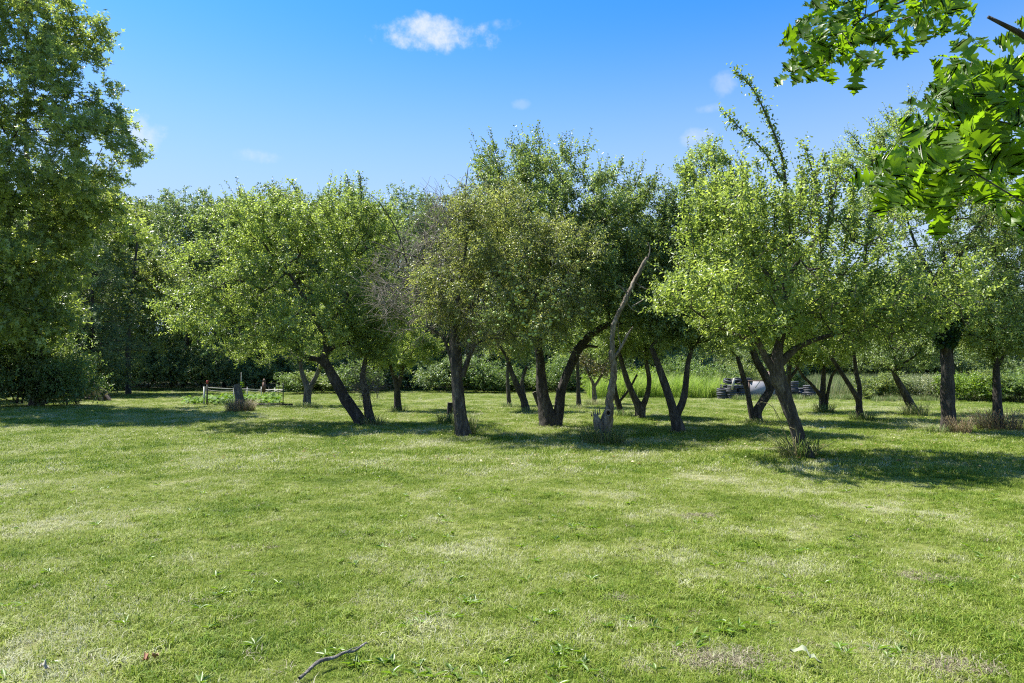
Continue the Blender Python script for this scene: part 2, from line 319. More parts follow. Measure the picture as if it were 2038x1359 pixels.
# ------------------------------------------------------------------ leaf machinery
def leaf_arrays(Pp, D, N, L, W, lobed=False, fold=.25, droop=.12):
    S = np.cross(D, N); L = L[:, None]; W = W[:, None]; n = len(Pp)
    if not lobed:
        V = np.stack([Pp, Pp + D * L * .45 + S * W / 2 + N * W * fold, Pp + D * L - N * L * droop, Pp + D * L * .45 - S * W / 2 + N * W * fold], 1)
        T = np.array([[0, 1, 2], [0, 2, 3]]); k = 4
    else:      # narrow blade with two pairs of pointed side lobes
        a = S * W / 2
        V = np.stack([Pp, Pp + D * L * .22 + a * .25, Pp + D * L * .5 + a * 1.0 + N * W * .1, Pp + D * L * .55 + a * .28, Pp + D * L - N * L * droop,
                      Pp + D * L * .55 - a * .28, Pp + D * L * .5 - a * 1.0 + N * W * .1, Pp + D * L * .22 - a * .25], 1)
        T = np.array([[1, 2, 3], [5, 6, 7], [0, 3, 5], [3, 4, 5]]); k = 8
    T = (np.arange(n)[:, None, None] * k + T[None]).reshape(-1, 3)
    return V.reshape(-1, 3), T, len(T) // n
def shoots_leaves(mb, Q, SD, SL, K, rng, L, W, tint, lobed=False, updir=.9, spread=.9, mbt=None, jit=.22, hang=.15):
    """Q shoot bases, SD directions, SL lengths; K leaves each"""
    n = len(Q); t = (np.arange(K) + .6) / K
    SD = unit(SD); A = unit(np.cross(SD, rng.normal(size=(n, 3)))); B = np.cross(SD, A)
    ph = rng.uniform(0, 6.28, n)[:, None] + np.arange(K)[None] * 2.4
    pos = Q[:, None] + SD[:, None] * (SL[:, None] * t[None])[..., None]
    pos = pos - np.array([0, 0, 1]) * ((SL[:, None] * t[None]) ** 2 * hang)[..., None]
    rad = A[:, None] * np.cos(ph)[..., None] + B[:, None] * np.sin(ph)[..., None]
    D = unit(SD[:, None] * .55 + rad * spread + rng.normal(size=(n, K, 3)) * .25 - np.array([0, 0, hang])).reshape(-1, 3)
    pos = pos.reshape(-1, 3); U = np.array([0, 0, updir]) + rng.normal(size=D.shape) * .55
    N = unit(U - (U * D).sum(1, keepdims=True) * D)
    m = n * K; Ls = L * rng.uniform(.5, 1.35, m); Ws = W * rng.uniform(.75, 1.15, m)
    V, T, per = leaf_arrays(pos, D, N, Ls, Ws, lobed)
    tn = np.repeat(tint + .22 * snoise(Q, 12, 2.2), K) + rng.normal(size=m) * jit * .5
    mb.add(V, T=T, tint=np.repeat(np.clip(tn, 0, 1), per))
    if mbt is not None: segs(mbt, Q, Q + SD * SL[:, None] - np.array([0, 0, 1]) * (SL ** 2 * hang)[:, None], np.full(n, .005), np.full(n, .002), 3)
def grow(att, pts, bf=.3):
    """balanced spanning tree: pts joined to attachment nodes"""
    d0 = np.min(np.linalg.norm(pts[:, None] - att[None], axis=2), axis=1); order = np.argsort(d0); pts = pts[order]
    m = len(att); N = m + len(pts); X = np.vstack([att, pts]); pl = np.zeros(N); par = -np.ones(N, int); cnt = m
    for k in range(len(pts)):
        i = m + k; d = np.linalg.norm(X[:i] - X[i], axis=1); c = d + bf * pl[:i]; j = int(np.argmin(c)); par[i] = j; pl[i] = pl[j] + d[j]
    return X, par, m
def blob(lobes, n, rng, noise_seed, shell=.35, clump=.25):
    """points inside a union of ellipsoids given as centre(3), radii(3)"""
    vol = np.array([l[3] * l[4] * l[5] for l in lobes]) ** .8; pr = vol / vol.sum(); out = []
    got = 0
    while got < n:
        k = rng.choice(len(lobes), size=n * 2, p=pr); L = np.array(lobes)[k]
        d = unit(rng.normal(size=(n * 2, 3))); r = rng.uniform(shell ** 3, 1, n * 2) ** (1 / 3)
        p = L[:, :3] + d * r[:, None] * L[:, 3:6] * (1 + .18 * snoise(d * 3 + L[:, :3], noise_seed + 5))[:, None]
        keep = .75 * snoise(p, noise_seed, 1.5) + .75 * snoise(p, noise_seed + 40, 3.4) > -clump * 2.2 + rng.normal(size=len(p)) * .15 + .02
        p = p[keep & (p[:, 2] > .35)]; out.append(p); got += len(p)
    return np.concatenate(out)[:n]
def branch_mesh(X, par, m, tip=.006, ex=.48, rmax=.12, mb=None, sides=5):
    N = len(X); cnt = np.zeros(N); kids = np.bincount(par[par >= 0], minlength=N)
    for i in range(N - 1, m - 1, -1):
        if kids[i] == 0: cnt[i] = 1
        cnt[par[i]] += cnt[i]
    r = np.minimum(tip * np.maximum(cnt, 1) ** ex, rmax); i = np.arange(m, N)
    ra = np.minimum(r[par[i]], r[i] * 1.2); mb = mb or MB(); segs(mb, X[par[i]], X[i], ra, r[i], sides); return mb
def path_px(pts, Y):
    """rows (px,py,width_px[,dY]) -> xyz r"""
    out = []
    for p in pts:
        y = Y + (p[3] if len(p) > 3 else 0); q = P(p[0], p[1], y); out.append([*q, p[2] * .38 * y / F])
    return np.array(out)
def lobes_px(lb, Y, depth=None):
    out = []
    for l in lb:
        y = Y + (l[4] if len(l) > 4 else 0); c = P(l[0], l[1], y); s = y / F; rx, rz = l[2] * s, l[3] * s
        out.append([*c, rx, (l[5] if len(l) > 5 else (depth or max(rx, rz) * 1.0)), rz])
    return out
ALLTRI = [0]
def fruit_tree(name, label, Y, stems, lobes, npts, nshoot, K=10, leaf=(.065, .04), mat='apple', bark='bark', shell=.35, clump=.22, sprouts=(),
               seed=1, cat='tree', group=None, shoot_len=(.18, .42), up=.45, bf=.3, tip=.006, limbs=(), dead=None, hang=.1, depth=None, tint_mu=.5):
    rng = np.random.RandomState(seed)
    base = path_px(stems[0][:1], Y)[0, :3].copy(); base[2] = 0
    root = empty(name, base, label, cat, group)
    mb = MB(); att = []
    for k, s in enumerate(stems):
        p = spline(path_px(s, Y), .045)
        if k == 0 or s[0][1] > 790: p[0, 2] = min(p[0, 2], 0); ext = p[0].copy(); ext[2] -= .15; p = np.vstack([ext, p])
        v, t_, q = tube(p - np.array([*base, 0]), 18, rough=.2, seed=seed + k, flare=(k == 0)); mb.add(v, t_, q)
        att.append(p[int(len(p) * .55):, :3][::4]); att.append(p[-1:, :3])
    put('trunk', mb.mesh('trunk', M[bark], True), root)
    bm = MB()
    for s in limbs:
        p = spline(path_px(s, Y), .08); v, t_, q = tube(p - np.array([*base, 0]), 8, rough=.06, seed=seed + 9); bm.add(v, t_, q); att.append(p[::3, :3])
    LM = MB()
    if npts:
        att = np.concatenate(att); pts = blob(lobes_px(lobes, Y, depth), npts, rng, seed, shell, clump)
        X, par, m = grow(att, pts, bf); X = X - base; branch_mesh(X, par, m, mb=bm, tip=tip)
        cen = np.mean(X[m:], 0); idx = rng.randint(m, len(X), nshoot)
        # each node carries its own vigour so the crown has dense and open parts
        Q = X[idx] + rng.normal(size=(nshoot, 3)) * .07
        tt = rng.uniform(0, 1, nshoot)[:, None]; Q = Q * (1 - tt * .6) + X[par[idx]] * tt * .6
        out = unit(X[idx] - cen); SD = out * .55 + rng.normal(size=(nshoot, 3)) * .6 + np.array([0, 0, up])
        SL = rng.uniform(*shoot_len, nshoot); tint = np.clip(tint_mu + rng.normal(size=nshoot) * .2, 0, 1)
        shoots_leaves(LM, Q, SD, SL, K, rng, leaf[0], leaf[1], tint, hang=hang, mbt=None)
        n3 = nshoot // 16; far_ = np.argsort(-np.linalg.norm((X[m:] - cen) * [1, 1, 1.2], axis=1))[:max(30, npts // 2)] + m; idx = far_[rng.randint(0, len(far_), n3)]
        SD = unit(X[idx] - cen) * .6 + rng.normal(size=(n3, 3)) * .3 + np.array([0, 0, .75 if hang < .3 else .1]); SL = rng.uniform(.35, .85, n3)
        shoots_leaves(LM, X[idx], SD, SL, 16, rng, leaf[0] * .95, leaf[1], np.clip(tint_mu + rng.normal(size=n3) * .2, 0, 1), hang=.05, mbt=bm, spread=.8)
    for s in sprouts:          # long upright water shoots
        p = spline(path_px(s, Y), .06); v, t_, q = tube(p - np.array([*base, 0]), 5, cap=True); bm.add(v, t_, q)
        X2 = p[:, :3] - base; d = unit(np.gradient(X2, axis=0)); n2 = len(X2); rep = 4
        Q = np.repeat(X2, rep, 0); SD = np.repeat(d, rep, 0) * .5 + rng.normal(size=(n2 * rep, 3)) * .6; SL = rng.uniform(.03, .26, n2 * rep); kk = rng.rand(n2 * rep) < .95; Q = Q[kk]; SD = SD[kk]; SL = SL[kk]; rep_n = len(Q)
        shoots_leaves(LM, Q, SD, SL, 4, rng, leaf[0], leaf[1], np.clip(.45 + rng.normal(size=rep_n) * .2, 0, 1), hang=.05)
    if bm.n: put('branches', bm.mesh('branches', M['branch'] if bark != 'bark_grey' else M['bark_grey'], True), root)
    if LM.n:
        c = put('crown', LM.mesh('crown', M[mat]), root); c['kind'] = 'stuff'; ALLTRI[0] += sum(len(x) for x in LM.T)
    if dead:
        dl, n1, n2 = dead; dm = MB(); pts = blob(lobes_px(dl, Y), n1, rng, seed + 3, .1, .35); X, par, m = grow(np.concatenate([path_px(s, Y)[-3:, :3] for s in stems]), pts, .25)
        X = X - base; branch_mesh(X, par, m, tip=.004, ex=.42, mb=dm, rmax=.07, sides=4)
        idx = rng.randint(m, len(X), n2); a = X[idx]; d = unit(X[idx] - X[par[idx]] + rng.normal(size=(n2, 3)) * .18); r = np.full(n2, .0075)
        for st in range(4):
            b_ = a + d * rng.uniform(.1, .2, n2)[:, None]; segs(dm, a, b_, r, r * .75, 3); a = b_; r = r * .75
            d = unit(d + rng.normal(size=(n2, 3)) * .3 + np.array([-.08, 0, -.1]))
        put('dead_branches', dm.mesh('dead_branches', M['twig']), root)
    return root, base

# ------------------------------------------------------------------ the orchard
fruit_tree('apple_tree', 'broad apple tree on a bent leaning dark trunk, leftmost large orchard tree', 19.8,
    [[(724, 848, 34), (708, 822, 30), (688, 795, 28), (672, 765, 27), (655, 735, 24), (645, 712, 22), (650, 690, 16), (640, 650, 12)],
     [(655, 735, 20), (635, 716, 16), (612, 712, 12), (590, 700, 9)], [(650, 705, 15), (665, 690, 13), (705, 680, 10), (740, 660, 8)]],
    [(470, 540, 105, 110), (600, 540, 140, 140), (560, 460, 105, 60, .4), (690, 480, 95, 95, .5), (720, 590, 80, 80), (470, 650, 100, 55, -.4),
     (620, 655, 130, 55, -.4), (405, 620, 55, 50), (645, 440, 75, 32), (710, 400, 22, 24), (380, 640, 32, 30), (745, 450, 45, 40), (490, 445, 60, 40)],
    1100, 7000, 11, leaf=(.075, .047), mat='apple', bark='bark_dark', seed=11, limbs=[[(640, 660, 12), (610, 600, 9), (560, 520, 6)], [(645, 665, 12), (690, 590, 9), (720, 500, 6)]],
    sprouts=[[(600, 420, 3), (590, 380, 2), (575, 360, 1)], [(700, 400, 4), (690, 350, 2)], [(720, 400, 4), (716, 345, 2)]], depth=2.3)
T2, b2 = fruit_tree('apple_tree', 'old upright apple tree with olive leaves, green apples and bare dead branches', 16.3,
    [[(924, 870, 42), (919, 845, 38), (915, 810, 34), (911, 770, 32), (908, 720, 32), (905, 680, 28), (906, 650, 22), (905, 622, 16)],
     [(920, 750, 16), (932, 715, 13), (945, 685, 9)], [(902, 735, 13), (893, 700, 9), (880, 670, 7), (850, 650, 5)]],
    [(935, 500, 60, 60), (1000, 480, 100, 75), (1060, 540, 110, 95), (980, 600, 90, 85), (1110, 500, 60, 60, .3), (1120, 600, 60, 60), (950, 430, 50, 40),
     (1020, 420, 60, 35), (900, 590, 45, 70), (1060, 650, 70, 40, -.3), (860, 560, 30, 50), (1170, 520, 22, 20)],
    900, 6000, 9, leaf=(.07, .03), mat='olive', bark='bark', seed=22, hang=.5, up=.2, clump=.3, depth=1.9, shoot_len=(.18, .4),
    limbs=[[(905, 640, 14), (915, 560, 10), (930, 470, 6), (925, 400, 4), (932, 330, 1.5)], [(908, 640, 13), (980, 560, 9), (1060, 500, 6)], [(900, 560, 9), (850, 520, 6), (790, 500, 4), (740, 480, 2)],
           [(915, 560, 8), (860, 555, 6), (800, 560, 3)], [(812, 530, 5), (790, 460, 4), (760, 410, 2.5), (735, 385, 1)]],
    dead=([(800, 560, 80, 70), (850, 500, 70, 60), (880, 430, 60, 50), (830, 620, 70, 60), (925, 390, 45, 40), (900, 560, 60, 80), (770, 600, 45, 40), (950, 650, 80, 50)], 480, 1300))
fruit_tree('apple_tree', 'tallest dark green apple tree, its trunk split with a long right arm', 18.9,
    [[(1096, 852, 50), (1090, 825, 42), (1083, 795, 34), (1078, 760, 28), (1075, 720, 24), (1072, 680, 20), (1085, 600, 14), (1100, 520, 10)],
     [(1106, 850, 34), (1113, 815, 30), (1118, 775, 26), (1135, 730, 22), (1155, 690, 22), (1185, 660, 20), (1215, 645, 16), (1250, 640, 12), (1285, 640, 8)],
     [(1142, 710, 14), (1165, 690, 9), (1190, 690, 6)]],
    [(1080, 372, 66, 50), (1155, 425, 95, 66), (1235, 455, 60, 66), (1095, 450, 130, 80), (1000, 400, 60, 55), (1235, 550, 85, 90), (1180, 620, 110, 50), (1265, 500, 52, 90),
     (1060, 640, 70, 40), (1140, 530, 110, 90), (1060, 325, 40, 20), (1130, 345, 30, 20), (1262, 410, 34, 26), (1205, 390, 30, 20), (980, 350, 30, 30)],
    1200, 8000, 11, leaf=(.075, .046), mat='apple_dark', bark='bark_dark', seed=33, depth=2.5,
    sprouts=[[(1050, 340, 4), (1030, 300, 3), (1012, 285, 1)], [(1070, 320, 4), (1075, 285, 2)], [(990, 400, 4), (965, 360, 3), (950, 345, 1)], [(1160, 360, 4), (1165, 318, 2)]])
fruit_tree('apple_tree', 'dense dark apple tree on a V-shaped trunk, right of the bare dead tree', 17.4,
    [[(1352, 862, 34), (1348, 840, 30), (1340, 815, 26), (1328, 780, 22), (1318, 750, 20), (1308, 720, 16), (1296, 690, 12)],
     [(1344, 830, 22), (1358, 800, 17), (1365, 765, 15), (1368, 730, 13), (1376, 695, 10)]],
    [(1350, 560, 65, 80), (1370, 640, 85, 45), (1335, 480, 50, 55), (1345, 425, 35, 40), (1400, 520, 60, 80), (1300, 620, 50, 50)],
    450, 3600, 11, leaf=(.075, .046), mat='apple_dark', bark='bark', seed=44)
fruit_tree('apple_tree', 'bright green nearest apple tree with leaning trunk and long shoots into the sky', 12.3,
    [[(1607, 917, 42), (1594, 885, 36), (1584, 850, 34), (1572, 815, 36), (1560, 780, 36), (1548, 748, 38), (1545, 720, 32), (1550, 690, 22), (1560, 640, 18), (1562, 560, 14), (1560, 480, 10)],
     [(1548, 745, 26), (1525, 712, 20), (1512, 685, 16), (1490, 640, 12), (1470, 600, 8)], [(1550, 725, 26), (1590, 690, 16), (1650, 668, 11), (1720, 655, 7)]],
    [(1565, 570, 145, 95), (1420, 490, 55, 80), (1550, 445, 95, 55), (1670, 510, 105, 85), (1395, 590, 72, 42, -.4), (1790, 625, 85, 55), (1490, 640, 95, 45), (1640, 640, 140, 55),
     (1420, 405, 38, 40), (1700, 600, 100, 60), (1868, 645, 40, 34), (1350, 600, 40, 22, -.6), (1620, 390, 30, 35), (1480, 540, 90, 80), (1800, 560, 50, 40), (1830, 600, 40, 30)],
    1100, 3900, 10, leaf=(.072, .044), mat='apple_bright', bark='bark', seed=55, depth=1.9, clump=.12, shoot_len=(.15, .4), up=.7,
    limbs=[[(1558, 600, 13), (1500, 500, 9), (1450, 420, 6)], [(1560, 560, 12), (1620, 480, 8), (1680, 420, 5)], [(1512, 685, 10), (1430, 650, 7), (1370, 610, 4)]],
    sprouts=[[(1562, 480, 9), (1566, 400, 7), (1556, 310, 6), (1530, 240, 5), (1500, 180, 3), (1465, 142, 1.5)], [(1556, 360, 5), (1520, 300, 4), (1480, 262, 3), (1440, 222, 1.5)],
             [(1630, 440, 5), (1622, 360, 4), (1598, 285, 2)], [(1430, 450, 5), (1425, 360, 3), (1420, 288, 1.5)], [(1660, 440, 5), (1650, 350, 3), (1640, 310, 1.5)],
             [(1370, 480, 4), (1362, 400, 3), (1365, 330, 1.5)], [(1500, 460, 4), (1480, 380, 3), (1440, 310, 1.5)], [(1700, 480, 4), (1700, 400, 3), (1690, 360, 1.5)]] + [[(x_, 470 + d_, 4, dy_), (x_ + s_ * .4, 415 + d_, 3, dy_), (x_ + s_, 350 + d_, 1.5, dy_)] for x_, d_, s_, dy_ in ((1455, 0, -8, -.4), (1475, -20, 10, .3), (1520, -30, -14, -.5), (1590, -20, 8, -.6), (1605, 0, 16, .5), (1645, 10, 12, -.3), (1680, 30, 18, .2), (1400, 20, -10, .2), (1540, 30, 4, -1), (1575, 40, -8, -1.2), (1500, 50, 6, -1.1), (1635, 50, -6, -1), (1720, 60, 22, 0), (1745, 70, 16, .4), (1385, 60, -16, -.3))])
fruit_tree('apple_tree', 'open apple tree on a thick upright ivy-wrapped trunk near the right edge', 17.4,
    [[(1889, 866, 38), (1888, 830, 34), (1887, 790, 33), (1886, 740, 31), (1883, 700, 28), (1880, 640, 24), (1880, 590, 20), (1884, 540, 15), (1870, 480, 11)],
     [(1884, 560, 14), (1915, 500, 11), (1945, 450, 9), (1975, 410, 6)], [(1882, 600, 12), (1850, 540, 10), (1820, 480, 7), (1800, 420, 4)], [(1896, 745, 12), (1894, 700, 9), (1900, 660, 7)]],
    [(1775, 310, 70, 60), (1855, 430, 130, 95), (1750, 430, 80, 60), (1905, 560, 115, 95), (1985, 450, 85, 95), (1900, 385, 75, 50), (1800, 570, 75, 80), (1930, 650, 70, 40), (1700, 320, 40, 30), (1800, 255, 30, 30)],
    900, 4500, 9, leaf=(.07, .039), mat='apple', bark='bark_dark', seed=66, clump=.15, shell=.2, depth=2.2,
    sprouts=[[(1800, 330, 4), (1790, 270, 3), (1765, 232, 1.5)], [(1830, 330, 4), (1812, 270, 3), (1808, 222, 1)], [(1760, 360, 4), (1720, 300, 3), (1690, 262, 1.5)], [(1740, 380, 4), (1690, 330, 3), (1668, 318, 1)]])
fruit_tree('apple_tree', 'rightmost apple tree, reddish dry grass round its foot', 18.0,
    [[(1986, 856, 28), (1986, 820, 24), (1985, 780, 21), (1983, 740, 18), (1982, 700, 15), (1990, 640, 12)], [(1983, 730, 12), (2010, 690, 9), (2040, 660, 6)]],
    [(2000, 600, 85, 80), (1985, 680, 75, 40), (2060, 470, 90, 110), (2080, 640, 70, 70)], 460, 3600, 10, leaf=(.075, .045), mat='apple', bark='bark_dark', seed=77, clump=.2)
fruit_tree('apple_tree', 'apple tree on a crossing double trunk in front of the whitish panel', 20.7,
    [[(1506, 842, 30), (1506, 822, 26), (1518, 800, 24), (1532, 775, 22), (1524, 750, 20), (1505, 715, 17), (1494, 680, 12)],
     [(1500, 842, 18), (1494, 815, 15), (1488, 780, 13), (1478, 745, 13), (1468, 710, 11)], [(1532, 778, 14), (1546, 763, 11), (1558, 740, 8)]],
    [(1405, 350, 55, 55), (1440, 430, 90, 60), (1500, 600, 110, 70), (1440, 520, 80, 70), (1580, 650, 80, 45), (1440, 660, 70, 40)],
    600, 4300, 10, leaf=(.075, .045), mat='apple', bark='bark_dark', seed=88, sprouts=[[(1410, 330, 4), (1412, 280, 2)], [(1380, 360, 4), (1372, 320, 2)]])
small = [
 ('half dead apple tree with a bare twiggy stem close behind the bent trunk', 19.9, [[(738, 845, 26), (733, 815, 22), (728, 785, 20), (722, 755, 17), (726, 720, 12), (735, 690, 8)]],
   [(745, 690, 45, 38), (760, 640, 50, 45), (700, 660, 30, 30)], 160, 900, 'apple', 'bark', ([(712, 745, 26, 30), (735, 770, 30, 26)], 60, 160), 101),
 ('small bright green apple tree on a slim straight trunk behind the bent one', 26.0, [[(792, 820, 22), (791, 795, 18), (789, 765, 16), (781, 740, 12), (775, 715, 9)], [(792, 770, 13), (799, 745, 11), (804, 715, 8)]],
   [(800, 685, 68, 50), (835, 700, 40, 32), (760, 700, 40, 32), (800, 640, 60, 45)], 260, 1700, 'apple_bright', 'bark_dark', None, 102),
 ('apple tree on a mottled grey Y-shaped trunk beside the fenced garden', 29.8, [[(611, 810, 22), (612, 790, 20), (613, 774, 19), (606, 755, 14), (600, 738, 11), (597, 715, 8)], [(616, 774, 15), (628, 750, 12), (638, 725, 9)]],
   [(600, 660, 85, 55), (520, 700, 50, 26), (650, 700, 50, 32), (470, 700, 40, 30)], 260, 1600, 'apple_bright', 'bark_grey', None, 103),
 ('leaning apple tree with a crooked fork, left behind the central double trunk', 26.0, [[(1048, 820, 24), (1042, 797, 20), (1030, 770, 17), (1018, 740, 13), (1008, 710, 10), (995, 690, 7)], [(1044, 795, 12), (1039, 760, 10), (1048, 730, 8)]],
   [(1010, 660, 60, 42), (1050, 690, 45, 30), (970, 650, 40, 35)], 220, 1300, 'apple_dark', 'bark_dark', None, 104),
 ('slim far apple tree with weeds at its foot, left of the crooked fork', 30.0, [[(1014, 810, 13), (1012, 785, 11), (1010, 750, 9), (1012, 710, 7)]], [(1005, 680, 40, 36), (1030, 660, 35, 30)], 110, 700, 'apple', 'bark', None, 105),
 ('slim far apple tree, one straight trunk between central tree and bare snag', 28.5, [[(1152, 814, 15), (1151, 785, 12), (1150, 750, 10), (1150, 700, 8)]], [(1150, 675, 55, 42), (1120, 660, 40, 34)], 150, 900, 'apple', 'bark', None, 106),
 ('young far fruit tree with sparse brownish leaves on a short forked stem', 31.5, [[(1184, 806, 14), (1183, 785, 12), (1181, 765, 10), (1172, 745, 7), (1165, 725, 5)], [(1182, 770, 8), (1195, 750, 6), (1204, 730, 4)]],
   [(1180, 715, 42, 34), (1200, 740, 24, 18)], 160, 420, 'brownish', 'dead', None, 107),
 ('thin black-trunked apple tree right behind the bare snag', 23.4, [[(1240, 830, 18), (1232, 808, 15), (1225, 785, 13), (1222, 750, 12), (1226, 700, 9)], [(1232, 800, 8), (1252, 775, 6), (1268, 745, 5)]],
   [(1225, 690, 45, 36), (1240, 660, 45, 34)], 150, 1000, 'apple_dark', 'bark_dark', None, 108),
 ('apple tree on a wide V-shaped trunk right beside the bare snag', 22.4, [[(1274, 835, 28), (1272, 812, 25), (1262, 790, 18), (1250, 762, 16), (1240, 730, 13), (1232, 700, 9)], [(1278, 812, 18), (1288, 785, 14), (1292, 755, 12), (1286, 720, 10), (1284, 690, 7)]],
   [(1260, 655, 60, 42), (1290, 690, 40, 28), (1225, 650, 40, 36)], 220, 1500, 'apple_dark', 'bark', None, 109),
 ('dark trunked apple tree hidden behind the nearest leaning trunk', 25.0, [[(1575, 824, 22), (1570, 790, 18), (1568, 760, 15), (1572, 720, 11)], [(1570, 755, 9), (1585, 735, 8), (1595, 705, 6)]], [(1590, 690, 60, 36), (1560, 660, 60, 34)], 180, 1100, 'apple', 'bark_dark', None, 110),
 ('apple tree with a long low left limb and pale second stem, by the tyres', 25.6, [[(1636, 822, 18), (1637, 795, 15), (1638, 765, 13), (1639, 730, 10), (1636, 700, 8)], [(1634, 788, 12), (1615, 765, 9), (1597, 747, 8), (1583, 722, 6)], [(1643, 815, 10), (1648, 780, 9), (1655, 750, 8), (1665, 735, 5)]],
   [(1620, 690, 58, 36), (1650, 700, 45, 30), (1600, 660, 50, 35)], 190, 1300, 'apple_bright', 'bark_dark', None, 111),
 ('apple tree with a sharp Y fork and black limbs, fourth from the right', 21.7, [[(1713, 837, 24), (1710, 815, 19), (1708, 795, 17), (1694, 772, 13), (1675, 742, 12), (1655, 712, 9)], [(1710, 800, 14), (1711, 775, 13), (1705, 745, 12), (1700, 710, 9)]],
   [(1690, 640, 85, 55), (1735, 600, 70, 55), (1660, 680, 50, 28)], 300, 2000, 'apple', 'bark_dark', None, 112),
 ('apple tree on a short left-leaning trunk beside the thick ivy-wrapped trunk', 24.0, [[(1822, 827, 26), (1812, 805, 23), (1800, 782, 20), (1788, 760, 16), (1778, 740, 11)]],
   [(1790, 700, 85, 42), (1830, 655, 80, 45), (1770, 650, 50, 40)], 280, 1900, 'apple_dark', 'bark', None, 113),
]
for (lb, Y, st, lo, n1, n2, mt, bk, dd, sd) in small:
    fruit_tree('apple_tree', lb, Y, st, lo, n1, n2, 10, leaf=(.075, .046), mat=mt, bark=bk, seed=sd, dead=dd)

# bare dead tree with a hollow base
Y = 15.0
base = PG(1203, 880); base[2] = 0
rt = empty('dead_tree', base, 'bare grey dead tree with a broken hollow base, leaning right with no leaves', 'tree')
mb = MB()
p = spline(path_px([(1207, 860, 24), (1210, 838, 30), (1213, 815, 25), (1215, 790, 21), (1219, 760, 19), (1222, 735, 18), (1219, 712, 19), (1219, 690, 14), (1219, 665, 12), (1221, 648, 14), (1226, 634, 12), (1234, 618, 12), (1243, 600, 14), (1246, 594, 15), (1252, 582, 12), (1261, 564, 12), (1270, 546, 11), (1279, 529, 11), (1285, 517, 11), (1288, 512, 9)], Y), .03)
p[:, 0] += .006 * np.sin(p[:, 2] * 19) + .005 * np.sin(p[:, 2] * 41)
v, t_, q = tube(p - np.array([*base, 0]), 18, rough=.24, seed=5); mb.add(v, t_, q)
put('trunk', mb.mesh('trunk', M['dead'], True), rt)
mb = MB(); p = spline(path_px([(1197, 885, 36, -.1), (1194, 862, 27, -.1), (1191, 845, 24, -.1), (1187, 833, 18, -.1), (1184, 824, 7, -.1)], Y), .03); v, t_, q = tube(p - np.array([*base, 0]), 20, rough=.42, seed=6); mb.add(v, t_, q)
p = spline(path_px([(1203, 885, 40), (1204, 860, 34), (1207, 835, 30), (1213, 812, 20)], Y), .03); v, t_, q = tube(p - np.array([*base, 0]), 20, rough=.22, seed=8); mb.add(v, t_, q)
for k in range(6):      # torn splinters on the rotten rim
    c = P(1178 + k * 3.2, 829 - (k % 3) * 2, Y - .1) - base; e = c + np.array([-.02 + .012 * (k % 4), .01, .10 + .04 * (k % 3)]); segs(mb, c[None], e[None], np.array([.02]), np.array([.003]), 4)
put('hollow_base', mb.mesh('hollow_base', M['dead'], True), rt)
mb = MB(); ring = []; c = P(1211, 822, Y - .27) - base          # knot hole: raised lip and dark pit
th = np.linspace(0, 2 * math.pi, 16); lip = np.stack([c[0] + .055 * np.cos(th), np.full(16, c[1]), c[2] + .065 * np.sin(th), np.full(16, .022)], -1)
v, t_, q = tube(lip, 7, cap=False); mb.add(v, t_, q); put('knot_lip', mb.mesh('knot_lip', M['dead'], True), rt)
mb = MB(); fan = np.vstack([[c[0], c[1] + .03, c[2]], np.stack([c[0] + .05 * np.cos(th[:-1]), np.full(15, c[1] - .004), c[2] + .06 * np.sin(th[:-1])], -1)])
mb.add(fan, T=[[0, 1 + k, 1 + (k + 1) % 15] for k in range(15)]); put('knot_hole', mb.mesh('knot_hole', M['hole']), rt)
mb = MB()
for s in ([(1222, 712, 9), (1237, 690, 8), (1248, 668, 7), (1260, 650, 3)], [(1246, 583, 4), (1238, 573, 3), (1230, 567, 1.5)], [(1290, 515, 4), (1294, 496, 3), (1290, 482, 1.5)], [(1258, 610, 4), (1275, 600, 3), (1288, 592, 1.5)],
          [(1236, 692, 4), (1230, 660, 2.5), (1232, 640, 1)], [(1262, 560, 4), (1285, 575, 2.5), (1300, 572, 1)], [(1245, 600, 3), (1262, 618, 2), (1280, 622, 1)]):
    p = spline(path_px(s, Y), .04); v, t_, q = tube(p - np.array([*base, 0]), 7, rough=.08, seed=3); mb.add(v, t_, q)
put('branches', mb.mesh('branches', M['dead'], True), rt)

# stumps
def stump(label, Y, path, bark, cut_px=None, seed=1, name='tree_stump'):
    b = path_px(path[:1], Y)[0, :3]; b[2] = 0; r = empty(name, b, label, 'tree stump')
    p = spline(path_px(path, Y), .04); p[0, 2] = -.05; v, t_, q = tube(p - np.array([*b, 0]), 18, rough=.14, seed=seed, cap=False); mb = MB(); mb.add(v, None, q)
    put('trunk', mb.mesh('trunk', M[bark], True), r)
    mb = MB(); n = 18; rim = v[-n:]; mb.add(np.vstack([rim.mean(0) + [0, 0, .01], rim]), T=[[0, 1 + k, 1 + (k + 1) % n] for k in range(n)]); put('cut_top', mb.mesh('cut_top', M['dead']), r)
    return r
stump('tall grey cut stump ringed with reddish dry grass in front of the fenced garden', 26.0, [(479, 818, 28), (477, 800, 24), (474, 780, 20), (470, 765, 18)], 'bark_grey', seed=3)
stump('short black stump with green weeds, left behind the upright olive-leaved tree', 20.8, [(894, 842, 18), (895, 820, 16), (896, 801, 15)], 'bark_dark', seed=4)
stump('broken leaning stub with a pale torn end, touching the left of the central double trunk', 21.5, [(1082, 834, 20), (1077, 812, 18), (1070, 795, 15), (1063, 780, 12)], 'bark_dark', seed=5)

